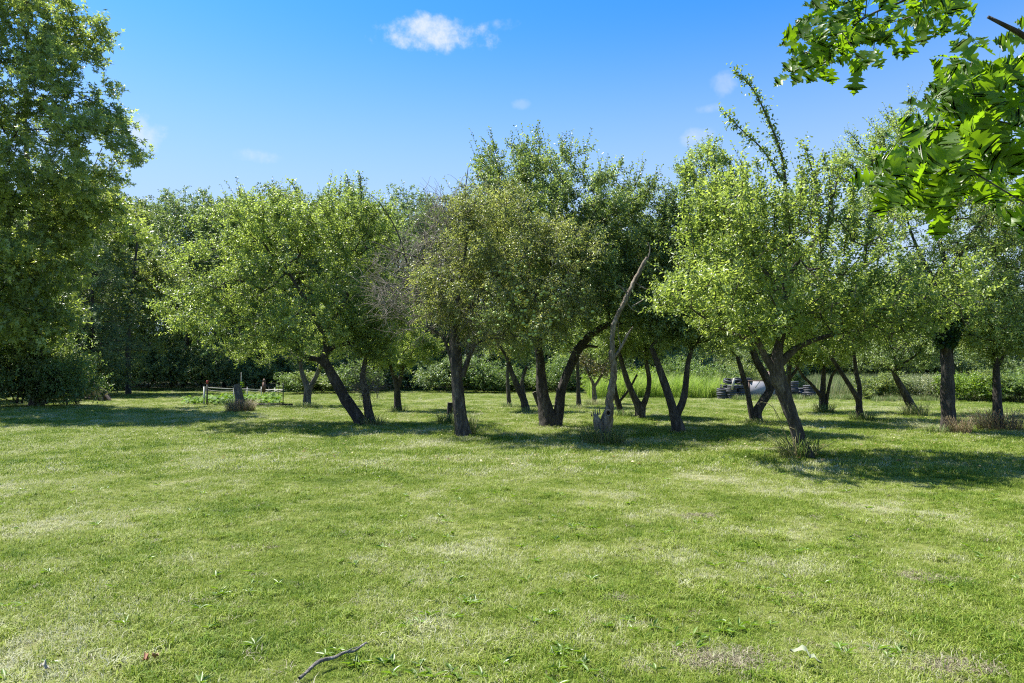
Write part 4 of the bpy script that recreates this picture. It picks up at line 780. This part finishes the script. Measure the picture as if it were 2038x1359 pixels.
clump(1094, 850, .38, .18, 120, .3, 'low leafy weeds at the foot of the central double trunk')
clump(1590, 912, .34, .5, 190, .6, 'straw-coloured long grass round the nearest leaning trunk', arc=1.0)
clump(1912, 866, .22, .5, 150, .9, 'rust-brown dry grass tuft right of the ivy trunk')
clump(1868, 864, .28, .28, 110, .3, 'low green weeds left of the ivy trunk foot')
clump(1990, 858, .55, .62, 380, .8, 'reddish brown dead grass round the rightmost trunk', arc=.9)
clump(1820, 828, .42, .5, 180, .6, 'mixed weeds round the short leaning trunk')
clump(1716, 836, .4, .3, 170, .3, 'green weeds round the foot of the Y fork')
clump(1640, 822, .38, .4, 170, .2, 'green weeds under the tree with the pale second stem')
clump(1505, 843, .3, .2, 110, .4, 'low weeds at the foot of the double trunk before the panel')
clump(610, 812, .5, .28, 230, .15, 'low dark green weeds at the foot of the mottled grey trunk')
clump(792, 820, .38, .25, 140, .2, 'small weeds round the slim straight trunk')
clump(740, 846, .34, .32, 150, .55, 'dry weeds at the foot of the half dead tree')
clump(890, 843, .3, .36, 150, .1, 'bright green weeds round the short black stump')
clump(1152, 815, .36, .26, 130, .4, 'weeds round the slim trunk with one straight stem')
clump(1014, 811, .4, .25, 130, .3, 'weeds at the foot of the slim far apple tree')
clump(1184, 808, .45, .35, 170, .7, 'straw-coloured weeds round the young brownish tree')
clump(1050, 822, .4, .25, 110, .3, 'weeds at the foot of the crooked fork')
clump(1242, 831, .3, .3, 120, .1, 'weeds by the thin black trunk behind the snag')
clump(1352, 862, .25, .12, 90, .8, 'short brown grass at the foot of the V-shaped trunk')
clump(1576, 826, .35, .3, 110, .3, 'weeds under the dark trunk hidden behind the nearest tree')
# arching straws and a white flower by the nearest trunk
mb = MB(); Yn = 12.2
for s in ([(1590, 905, 2), (1560, 870, 2), (1530, 858, 1.5), (1545, 866, 1)], [(1585, 905, 2), (1550, 890, 2), (1520, 895, 1)], [(1590, 880, 3), (1580, 840, 3), (1568, 812, 2), (1572, 800, 1.5)], [(1600, 905, 2), (1640, 890, 1.5), (1668, 876, 1)],
          [(1588, 890, 2.5), (1592, 862, 2), (1572, 850, 2)], [(1580, 905, 2), (1555, 850, 1.5), (1535, 800, 1)], [(1578, 905, 2), (1545, 820, 1.5), (1518, 800, 2), (1508, 806, 1.5)]):
    p = spline(path_px(s, Yn), .03); v, t_, q = tube(p, 4); mb.add(v, t_, q, tint=np.full(len(t_) + len(q), .75))
o = put('dry_grass_stalks', mb.mesh('dry_grass_stalks', M['drygrass'])); tag(o, 'thin arching straw stalks leaning on the nearest trunk', 'grass stalks')
fr = empty('wild_carrot', PG(1628, 905) * [1, 1, 0], 'white flat-topped wild flower on a thin stalk right of the nearest trunk', 'flower'); fb = PG(1628, 905) * [1, 1, 0]
mb = MB(); p = spline(path_px([(1628, 905, 2), (1629, 880, 2), (1630, 862, 1.6), (1637, 853, 1.2)], Yn) - np.array([*fb, 0]), .03); v, t_, q = tube(p, 4); mb.add(v, t_, q); put('stem', mb.mesh('stem', plain('flower_stem', (.08, .15, .04))), fr)
mb = MB(); c0 = P(1637, 852, Yn) - fb; rr_ = np.random.RandomState(2)
for k in range(34): a = k * 2.4; r_ = .009 * math.sqrt(k); mb.box(c0 + np.array([r_ * math.cos(a), r_ * math.sin(a), .01 - r_ * .1]), (.011, .011, .006))
put('flower_head', mb.mesh('flower_head', plain('white_petals', (.75, .75, .7))), fr)

# ivy round the thick trunk
def ivy():
    rg = np.random.RandomState(6); n = 1500; Y = 17.3; py = rg.uniform(550, 690, n); wpx = np.interp(py, [550, 590, 650, 690], [16, 30, 28, 12]); a = rg.uniform(0, 6.28, n); px = 1882 + wpx * np.cos(a) * rg.uniform(.7, 1.1, n)
    Q = np.array([P(x_, y_, Y + .35 * math.sin(t)) for x_, y_, t in zip(px, py, a)]); b = P(1882, 690, Y); LM = MB(); SD = np.stack([np.cos(a), np.sin(a), rg.normal(size=n) * .5], -1)
    shoots_leaves(LM, Q - b, SD, rg.uniform(.05, .15, n), 4, rg, .075, .07, np.clip(.4 + rg.normal(size=n) * .2, 0, 1)); o = put('ivy', LM.mesh('ivy', M['vine']), loc=b); tag(o, 'very dark ivy wrapped round the top of the thick upright trunk', 'ivy')
ivy()
def stalkvine():
    b = P(482, 818, 25.8); b[2] = 0; r = empty('bean_stake', b, 'thin stake with a climbing vine standing behind the tall grey stump', 'stake'); mb = MB(); p = path_px([(481, 815, 2.5), (480, 790, 2.5), (480, 765, 2.5), (480, 741, 2.2)], 26.2); v, t_, q = tube(p - np.array([*b, 0]), 5); mb.add(v, t_, q); put('stake', mb.mesh('stake', plain('pale_stake', (.4, .38, .28))), r)
    rg = np.random.RandomState(4); n = 40; Q = np.array([P(480 + rg.normal() * 2, rg.uniform(762, 800), 26.1) for _ in range(n)]) - b; LM = MB(); shoots_leaves(LM, Q, rg.normal(size=(n, 3)), np.full(n, .06), 3, rg, .09, .08, rg.uniform(.3, .9, n)); put('vine', LM.mesh('vine', M['squash']), r)['kind'] = 'stuff'
stalkvine()

# ------------------------------------------------------------------ fenced garden
M['whitepost'] = plain('white_post_paint', (.52, .52, .48), .5, var=.12); M['rope'] = plain('white_rope', (.44, .42, .37), .7, var=.1); M['darkpost'] = plain('dark_post', (.035, .04, .035), .6); M['redtop'] = plain('red_cap', (.28, .03, .03), .5)
fb = np.array([P(412, 806, 30.6)[0], 30.6, 0]); fn = empty('garden_fence', fb, 'low garden fence of thin white and dark posts joined by white ropes', 'fence')
posts = [(413.5, 30.5, .95, .05, 'darkpost', 'tall dark corner post with a red cap'), (407.5, 30.8, .82, .06, 'whitepost', None), (466, 32.0, .74, .03, 'whitepost', None), (493, 33.5, .72, .03, 'whitepost', None), (521, 34.6, .72, .035, 'whitepost', None), (536, 33.6, .72, .018, 'darkpost', 'thin dark metal post'),
         (548, 33.8, .70, .03, 'whitepost', None), (554.5, 31.8, .72, .018, 'darkpost', 'thin dark metal post'), (564.5, 29.8, 1.0, .035, 'darkpost', 'tall dark corner post')]
for px, Y, h, w_, mt, lb in posts:
    mb = MB(); x_ = (px - CX) / F * Y; mb.box((0, 0, h / 2 - .05), (w_, w_, h + .1)); mb.box((0, 0, h + .012), (w_ * 1.15, w_ * 1.15, .02)); o = put('post', mb.mesh('post', M[mt]), fn, loc=np.array([x_, Y, 0]) - fb)
    if lb: o['label'] = lb
mb = MB(); mb.box((0, 0, 0), (.06, .06, .16)); o = put('post_cap', mb.mesh('post_cap', M['redtop']), fn, loc=np.array([(413.5 - CX) / F * 30.5, 30.5, 1.03]) - fb)
def rope(pts, sag, r=.013):
    X = []
    for (a, b) in zip(pts[:-1], pts[1:]):
        a = np.array(a); b = np.array(b); n = 7
        for k in range(n): t = k / n; q = a + (b - a) * t; q[2] -= sag * 4 * t * (1 - t); X.append([*q, r])
    X.append([*pts[-1], r]); mb = MB(); v, t_, q = tube(np.array(X) - np.array([*fb, 0]), 5); mb.add(v, t_, q); put('rope', mb.mesh('rope', M['rope'], True), fn)
wp = lambda px, py, Y: tuple(P(px, py, Y))
rope([wp(413, 771, 30.5), wp(466, 774, 32), wp(493, 774, 33.5), wp(521, 775, 34.6), wp(548, 775, 33.8), wp(564.5, 775, 29.8)], .01, .02)
rope([wp(413, 776, 30.5), wp(466, 777, 32), wp(493, 777, 33.5), wp(521, 777, 34.6), wp(536, 777, 33.6), wp(548, 777, 33.8), wp(564.5, 776, 29.8)], .05, .014)
mb = MB(); mb.box((0, 0, 0), (.16, .05, .5)); mb.add(np.array([[-.1, -.03, .25], [.1, -.03, .25], [0, -.03, .42], [-.1, .03, .25], [.1, .03, .25], [0, .03, .42]]), T=[[0, 1, 2], [3, 5, 4]], Q=[[0, 2, 5, 3], [1, 4, 5, 2], [0, 3, 4, 1]])
o = put('bird_box', mb.mesh('bird_box', plain('brown_board', (.10, .05, .035))), loc=P(525, 778, 34.2)); o.location.z = .72; tag(o, 'small brown pointed board fixed on the back of the garden fence', 'board')
mb = MB(); mb.box((0, 0, .35), (.05, .05, .9)); o = put('stake', mb.mesh('stake', M['darkpost']), loc=P(525, 790, 34.3) * [1, 1, 0]); tag(o, 'dark stake holding up the small brown pointed board', 'stake')
def squash():
    rg = np.random.RandomState(9); LM = MB(); n = 1150; px = rg.uniform(385, 560, n); Y = rg.uniform(30.8, 34.5, n); px = np.where(rg.rand(n) < .12, rg.uniform(365, 400, n), px); x_ = (px - CX) / F * Y; z = rg.uniform(.05, .38, n) * np.where(px < 405, .6, 1)
    D = unit(rg.normal(size=(n, 3)) * [1, 1, .2]); U = np.array([-.2, -.2, 1.]) + rg.normal(size=(n, 3)) * .3; N = unit(U - (U * D).sum(1, keepdims=True) * D); V, T, per = leaf_arrays(np.stack([x_, Y, z], -1), D, N, rg.uniform(.14, .26, n), rg.uniform(.14, .24, n), lobed=False, fold=.1); LM.add(V, T=T, tint=np.repeat(np.clip(.5 + rg.normal(size=n) * .25, 0, 1), 2))
    put('squash_plants', LM.mesh('squash_plants', M['squash']))['kind'] = 'stuff'
squash()
mb = MB(); a = P(497, 808, 30.2); b = P(580, 808, 29.9); mb.box(((a + b) / 2 * [1, 1, 0] + [0, 0, .04]), (b[0] - a[0], .08, .13)); o = put('garden_board', mb.mesh('garden_board', plain('dark_timber', (.03, .025, .02)))); tag(o, 'dark timber board edging the front of the squash bed', 'board')

# ------------------------------------------------------------------ split logs
M['logbark'] = bark_mat('log_bark', (.05, .035, .028), (.13, .095, .075), (.22, .17, .14)); M['split'] = plain('split_wood', (.55, .43, .33), .8, var=.25, scale=6)
def log_mesh(L, r, split):
    mb = MB(); n = 12; th = np.linspace(0, math.pi * (1 if split else 2), n, endpoint=split); ring = np.stack([np.zeros(n), r * np.cos(th), r * np.sin(th)], -1)
    a = ring - [L / 2, 0, 0]; b = ring * [1, .93, .93] + [L / 2, 0, 0]; V = np.vstack([a, b]); m = n if not split else n - 1; Q = [[k, (k + 1) % n, n + (k + 1) % n, n + k] for k in range(m)]; body = MB(); body.add(V, Q=Q)
    cutm = MB(); cutm.add(np.vstack([a, a.mean(0)]), T=[[k, (k + 1) % n, n] for k in range(n)]); cutm.add(np.vstack([b, b.mean(0)]), T=[[(k + 1) % n, k, n] for k in range(n)])
    if split: cutm.add(np.array([a[0], a[-1], b[-1], b[0]]), Q=[[0, 1, 2, 3]])
    return body.mesh('bark', M['logbark'], True), cutm.mesh('cut_face', M['split'])
lm = {(s, k): log_mesh(.62 + .1 * k, .085 + .02 * k, s) for s in (True, False) for k in range(3)}
logs = [(190, 769, 0, 2, -32, -.4, 'grey round log lying on top of the log heap'), (203, 775, 0, 1, -38, -.2, 'brown round log sloping down the right of the heap'), (208, 786, 0, 2, -45, .1, 'dark round log at the right foot of the heap'), (216, 790, 0, 0, -70, .3, 'short black log end sticking out at the far right of the heap'),
        (180, 775, 1, 1, 8, .2, 'dark split log at the upper left of the heap'), (188, 779, 1, 2, 5, -.3, 'pale pink split log lying flat across the middle of the heap'), (191, 789, 1, 2, -78, -.5, 'pale split log standing up in the middle of the heap'), (197, 788, 1, 2, -62, -.55, 'palest split log leaning on the middle of the heap'),
        (185, 792, 1, 0, -50, -.3, 'short whitish split log at the lower left of the heap'), (178, 785, 1, 1, 4, .3, 'thin split log under the left side of the heap'), (202, 795, 0, 1, -5, .2, 'log half hidden in the grass at the foot of the heap'), (186, 797, 0, 2, 3, .6, 'dark log at the back bottom of the heap')]
for k, (px, py, sp, kk, ang, dy, lb) in enumerate(logs):
    c = P(px, py, 35 + dy); c[2] = max(c[2], .07); r = empty('split_log' if sp else 'log', c, lb, 'log', 'logs of the heap beside the bushes'); r.rotation_euler = (math.radians(-60 if sp else 0), math.radians(-ang), math.radians(random.uniform(-15, 15)))
    for nm, me in zip(('bark', 'cut_face'), lm[(bool(sp), kk)]): put(nm, me, r)

# ------------------------------------------------------------------ tyres and the panel
M['rubber'] = plain('old_rubber', (.045, .047, .055), .65, var=.35, scale=9); M['panelw'] = plain('weathered_white_sheet', (.27, .27, .31), .6, var=.2, scale=5); M['rustwood'] = plain('brown_rail', (.10, .065, .05), .8)
def tyre_mesh(R=.31, wd=.19):
    prof = [(R - .11, -.06), (R - .12, -.085), (R - .06, -.095), (R - .012, -.082), (R, -.06), (R, -.022), (R - .012, -.018), (R - .012, .018), (R, .022), (R, .06), (R - .012, .082), (R - .06, .095), (R - .12, .085), (R - .11, .06), (R - .03, .03), (R - .03, -.03)]
    n = 28; m = len(prof); V = []
    for k in range(n):
        a = 2 * math.pi * k / n
        for j, (r, z) in enumerate(prof):
            rr = r - (.007 if (k % 2 and r > R - .005) else 0); V.append((rr * math.cos(a), rr * math.sin(a), z))
    Q = [[k * m + j, ((k + 1) % n) * m + j, ((k + 1) % n) * m + (j + 1) % m, k * m + (j + 1) % m] for k in range(n) for j in range(m)]; return mesh('tire', V, None, M['rubber'], quads=Q, smooth=False)
tm = tyre_mesh(); lvl = ['bottom', 'second', 'third', 'fourth', 'fifth', 'sixth']; rg = np.random.RandomState(12)
stacks = [(1437, 37.2, 3, 'leftmost stack'), (1443, 38.0, 4, 'stack behind the leftmost one'), (1458, 36.9, 4, 'second stack from the left'), (1474, 37.0, 4, 'third stack, under the leaning board'), (1483, 37.8, 6, 'tallest stack beside the whitish panel'), (1543, 37.4, 3, 'stack just right of the whitish panel'), (1556, 37.0, 2, 'low stack hidden behind the nearest trunk'),
          (1577, 37.2, 5, 'tall right-hand stack'), (1592, 37.8, 3, 'low middle right-hand stack'), (1601, 37.0, 2, 'low front right-hand stack'), (1611, 36.8, 4, 'stack at the right end of the tyres')]
for (px, Y, n_, where) in stacks:
    x_ = (px - CX) / F * Y
    for k in range(n_):
        o = put('tire', tm, loc=(x_ + rg.normal() * .035, Y + rg.normal() * .04, .1 + k * .186), rot=(rg.normal() * .035, rg.normal() * .035, rg.uniform(0, 6))); pos = 'topmost' if k == n_ - 1 else lvl[k]
        tag(o, 'old black tyre, %s of the %s' % (pos, where) if pos == 'topmost' else 'old black tyre, %s up in the %s' % (pos, where) if k else 'old black tyre at the bottom of the %s' % where, 'tire', 'old tyres piled at the edge of the field')
for px, Y, z, rx, lb in ((1450, 37.6, .95, .3, 'tilted tyre thrown on top of the left stacks'), (1466, 37.7, .98, -.3, 'tyre lying askew behind the leaning board'), (1628, 37.2, .2, 1.0, 'single tyre tipped over in the grass past the right stack')):
    o = put('tire', tm, loc=((px - CX) / F * Y, Y, z), rot=(rx, .1, 0)); tag(o, lb, 'tire', 'old tyres piled at the edge of the field')
Yp = 36.8; x0 = (1492 - CX) / F * Yp; x1 = (1542 - CX) / F * Yp; r = empty('panel_screen', ((x0 + x1) / 2, Yp, 0), 'whitish weathered panel with a brown top rail standing between the tyre stacks', 'panel')
mb = MB(); mb.box((0, 0, .48), (x1 - x0, .03, .96)); put('panel', mb.mesh('panel', M['panelw']), r); mb = MB(); mb.box((0, -.02, .99), (x1 - x0 + .2, .09, .06)); put('top_rail', mb.mesh('top_rail', M['rustwood']), r)
for sx in (-1, 1): mb = MB(); mb.box((sx * (x1 - x0 + .08) / 2, 0, .48), (.07, .07, .96)); put('post', mb.mesh('post', M['rustwood']), r)
mb = MB(); mb.box((-.28, -.03, .78), (.04, .015, .42), [[.8, 0, .6], [0, 1, 0], [-.6, 0, .8]]); put('batten', mb.mesh('batten', M['whitepost']), r)
mb = MB(); mb.box((0, 0, 0), (.12, .03, .62), [[.97, 0, .22], [0, 1, 0], [-.22, 0, .97]]); o = put('leaning_board', mb.mesh('leaning_board', plain('bleached_board', (.42, .40, .34), .8)), loc=P(1459, 764, 36.55)); tag(o, 'short bleached board leaning on the left tyre stacks', 'board')
mb = MB(); mb.box((0, 0, 0), (.30, .3, .42)); mb.box((0, 0, .23), (.34, .34, .04)); o = put('crate', mb.mesh('crate', plain('faded_pink_box', (.42, .30, .26), .8)), loc=P(1531, 747, 37.6)); tag(o, 'faded pinkish box perched behind the whitish panel', 'box'); o.location.z = 1.25
mb = MB(); mb.box((0, 0, 0), (.36, .36, 1.06)); o = put('wooden_pedestal', mb.mesh('wooden_pedestal', M['rustwood']), loc=((1531 - CX) / F * 37.6, 37.6, .5)); tag(o, 'brown wooden pedestal under the faded pinkish box', 'pedestal')

# ------------------------------------------------------------------ things on the near grass
p = spline(np.array([[*(PG(596, 1362) * [1, 1, 0] + [0, 0, .05]), .009], [*(PG(640, 1333) * [1, 1, 0] + [0, 0, .058]), .011], [*(PG(690, 1318) * [1, 1, 0] + [0, 0, .062]), .009], [*(PG(730, 1301) * [1, 1, 0] + [0, 0, .07]), .006]]), .015)
p[:, 2] += .006 * np.sin(p[:, 0] * 60) - .012; p[:, 1] += .004 * np.sin(p[:, 0] * 95)
mb = MB(); v, t_, q = tube(p, 8, rough=.3, seed=4); mb.add(v, t_, q); k_ = len(p) * 2 // 3; tw_ = np.array([[*p[k_, :3], .004], [*(p[k_, :3] + [.05, .035, .012]), .003], [*(p[k_, :3] + [.10, .05, .016]), .0015]]); v, t_, q = tube(spline(tw_, .01), 6); mb.add(v, t_, q); o = put('fallen_stick', mb.mesh('fallen_stick', bark_mat('grey_stick', (.10, .085, .07), (.30, .27, .24), (.5, .47, .43), 30), True)); tag(o, 'crooked grey stick lying in the grass at the bottom edge', 'stick')
def big_leaf(name, px, py, L, W, rz, mat, label, z=.055, seed=0):
    rg = np.random.RandomState(seed); n = 9; s = np.linspace(0, 1, n); half = W / 2 * np.sin(math.pi * s ** .8) * (1 + .25 * np.sin(s * 19)); zz = .02 * np.sin(s * 4) + .01 * rg.normal(size=n); V = np.vstack([np.stack([s * L, half, zz + .012], -1), np.stack([s * L, s * 0, zz], -1), np.stack([s * L, -half, zz + .01], -1)])
    Q = [[k, k + 1, n + k + 1, n + k] for k in range(n - 1)] + [[n + k, n + k + 1, 2 * n + k + 1, 2 * n + k] for k in range(n - 1)]; c = PG(px, py); c[2] = z; o = put(name, mesh(name, V, None, mat, quads=Q, smooth=True), loc=c, rot=(.1, .1, rz)); tag(o, label, 'leaf')
big_leaf('fallen_leaf', 1572, 1322, .16, .05, -.35, plain('pale_leaf', (.26, .29, .17), .7), 'pale whitish-green fallen leaf in the grass at the lower right')
big_leaf('fallen_leaf', 283, 1338, .042, .026, 1.2, plain('brown_leaf', (.20, .09, .05), .8), 'dark reddish fallen leaf near the lower left', seed=2)
big_leaf('fallen_leaf', 306, 1332, .045, .03, 1.9, plain('tan_leaf', (.34, .22, .15), .8), 'tan curled fallen leaf near the lower left', seed=3)
big_leaf('fallen_leaf', 76, 1352, .05, .045, .3, plain('white_leaf', (.34, .32, .25), .8), 'small whitish leaf in the lower left corner', seed=4)
mb = MB(); mb.box((0, 0, 0), (.09, .035, .02)); o = put('wood_chip', mb.mesh('wood_chip', M['cut']), loc=PG(1480, 873) * [1, 1, 0] + [0, 0, .06]); tag(o, 'small pale wood chip on the shaded grass left of the nearest trunk', 'wood chip')

# ------------------------------------------------------------------ the near oak at the upper right
def oak_leaf_mesh(seed):
    rg = np.random.RandomState(seed)
    half = [(.012, .0), (.06, .04), (.19, .09), (.24, .17), (.10, .22), (.24, .26), (.42, .34), (.27, .365), (.35, .45), (.115, .46), (.16, .53), (.34, .56), (.48, .72), (.30, .675), (.29, .79), (.10, .735), (.12, .80), (.22, .90), (.11, .885), (.06, .95), (0, 1.04)]
    V = []; n = len(half); wv = rg.uniform(.9, 1.1); cv = rg.uniform(.05, .25); fo = rg.uniform(.05, .3); tw = rg.uniform(-.3, .3)
    for sgn in (1, 0, -1):
        for x_, y_ in half:
            xx = sgn * x_ * wv * rg.uniform(.93, 1.07); z = -cv * y_ * y_ + abs(xx) * fo + tw * xx * y_ + .02 * math.sin(9 * y_ + seed) ; V.append((xx, y_, z))
    T = []
    for side in (0, 1):
        a = 0 if side == 0 else n; b = n if side == 0 else 2 * n
        for k in range(n - 1): T += [[a + k, b + k, b + k + 1], [a + k, b + k + 1, a + k + 1]]
    V = np.array(V); V = np.vstack([V, [[-.008, -.28, .01], [.008, -.28, .01], [.008, .03, 0], [-.008, .03, 0]]]); m = len(V); T += [[m - 4, m - 3, m - 2], [m - 4, m - 2, m - 1]]
    return mesh('leaf', V, T, M['near_oak'], np.full(len(T), rg.uniform(.3, .75)), smooth=False)
def near_oak():
    rg = np.random.RandomState(21); lms = [oak_leaf_mesh(k) for k in range(10)]; base = np.array([5.4, 2.6, 0]); r = empty('oak_tree', base, 'near oak whose big lobed leaves hang into the top right corner', 'tree')
    tr = spline(np.array([[5.4, 2.6, -.1, .3], [5.35, 2.6, 1.5, .25], [5.3, 2.7, 3.2, .22], [5.4, 2.8, 5, .18], [5.5, 2.8, 7.5, .1], [5.5, 2.8, 9, .04]]), .1); v, t_, q = tube(tr - np.array([*base, 0]), 18, rough=.1, seed=1, flare=True); mb = MB(); mb.add(v, t_, q); put('trunk', mb.mesh('trunk', M['bark_grey'], True), r)
    bm = MB()
    A = spline(np.vstack([[5.3, 2.7, 3.9, .07], [4.3, 3.2, 4.4, .045], path_px([(1960, -130, 11), (1880, -50, 8), (1800, 0, 7), (1730, 30, 5), (1665, 75, 3.5), (1618, 108, 2)], 3.9)]), .05)
    B = spline(np.vstack([[5.3, 2.65, 2.6, .06], [3.8, 2.7, 2.75, .04], [2.9, 2.6, 2.9, .03], path_px([(2130, 110, 18), (2060, 160, 14), (1990, 220, 11), (1920, 270, 8), (1860, 310, 6), (1800, 345, 4)], 2.5)]), .05)
    D_ = spline(path_px([(2120, 130, 22, .1), (2040, 72, 15, .05), (2000, 50, 11), (1966, 33, 8)], 2.4), .03)
    for p in (A, B, D_): v, t_, q = tube(p - np.array([*base, 0]), 9, rough=.06, seed=2); bm.add(v, t_, q)
    cA = [(1598, 118), (1612, 78), (1640, 118), (1660, 60), (1672, 105), (1700, 118), (1690, 18), (1730, 70), (1735, 112), (1765, 25), (1718, 45), (1800, 12), (1838, 45), (1862, 8), (1885, 35), (1858, 52), (1640, 22), (1790, -25), (1725, -20), (1600, 140), (1880, -25), (1655, -5), (1765, 60), (1815, 45), (1900, 5), (1700, 80), (1630, 95), (1670, 30)]
    cB = [(1985, 140), (1945, 150), (1915, 160), (2025, 110), (1925, 190), (1990, 190), (2030, 165), (1885, 215), (1955, 250), (2015, 265), (1855, 255), (1900, 290), (1830, 315), (1955, 320), (2010, 340), (1785, 325), (1775, 350), (1850, 340), (1820, 375), (1825, 410), (1900, 345), (2045, 430), (2040, 230), (2048, 310), (1930, 230), (1975, 290), (1870, 300), (1880, 330), (1812, 352)]
    count = 0; EX = MB()
    for (cs, path, Y, sz) in ((cA, A, 3.9, .108), (cB, B, 2.45, .09)):
        pts = np.array([P(x_ + (14 if Y < 3 else 4), y_ - 14, Y + rg.normal() * .16) for x_, y_ in cs]); X, par, m = grow(path[len(path) // 3:, :3], pts, .3); X = X - base; branch_mesh(X, par, m, tip=.0028, ex=.3, mb=bm, sides=5)
        for k in range(len(pts)):
            q = X[m + k]; ph0 = math.radians(rg.uniform(200, 262)); nl = 12 if Y < 3 else 8
            for j in range(nl):
                ph = ph0 + math.radians((-78, 62, -22, 28, 100, -125, 5, -50, 45)[j % 9] + rg.normal() * 16); d = unit(np.array([math.cos(ph), rg.normal() * .4, math.sin(ph)])); z = Vector(d.tolist()); up = Vector(unit(np.array([-.25, -.85, .45]) + rg.normal(size=3) * .5).tolist()); xa = z.cross(up).normalized(); za = xa.cross(z)
                from mathutils import Matrix
                Rm = Matrix((xa, z, za)).transposed(); s = sz * rg.uniform(.75, 1.2); off = q + d * s * .26 + rg.normal(size=3) * np.array([.028, .07, .028])
                mt = Matrix.LocRotScale(Vector(off.tolist()), Rm.to_quaternion(), Vector((s, s, s))); lf = lms[rg.randint(10)]
                if j < 3 + (Y < 3) and count < 298: o = put('leaf', lf, r); o.matrix_local = mt; count += 1
                else:
                    vv = np.array([v_.co[:] for v_ in lf.vertices]); tt = [list(q_.vertices) for q_ in lf.polygons]; vv = vv @ np.array(mt.to_3x3()).T + off; EX.add(vv, T=tt, tint=np.full(len(tt), rg.uniform(.3, .75)))
    put('branches', bm.mesh('branches', M['bark_dark'], True), r)
    put('leaf_mass', EX.mesh('leaf_mass', M['near_oak']), r)['kind'] = 'stuff'
    # the part of the crown that stands outside the picture
    lob = [[6.4, 1.6, 6.0, 2.2, 2.6, 2.2], [6.2, 0, 4.6, 2.0, 2.0, 1.5], [7.4, 3.2, 5.0, 2.0, 2.0, 1.6], [6, 1.8, 8.2, 1.6, 1.8, 1.4]]
    pts = blob(lob, 350, rg, 3, .3, .2); X, par, m = grow(tr[25::5, :3], pts, .35); X = X - base; b3 = branch_mesh(X, par, m, tip=.008, rmax=.1); put('upper_branches', b3.mesh('upper_branches', M['bark_dark'], True), r)
    LM = MB(); n = 1500; idx = rg.randint(m, len(X), n); shoots_leaves(LM, X[idx] + rg.normal(size=(n, 3)) * .15, rg.normal(size=(n, 3)), rg.uniform(.1, .3, n), 7, rg, .15, .14, np.clip(.5 + rg.normal(size=n) * .2, 0, 1), lobed=True, hang=.3); put('crown', LM.mesh('crown', M['near_oak']), r)['kind'] = 'stuff'
    print('oak leaves', count)
near_oak()
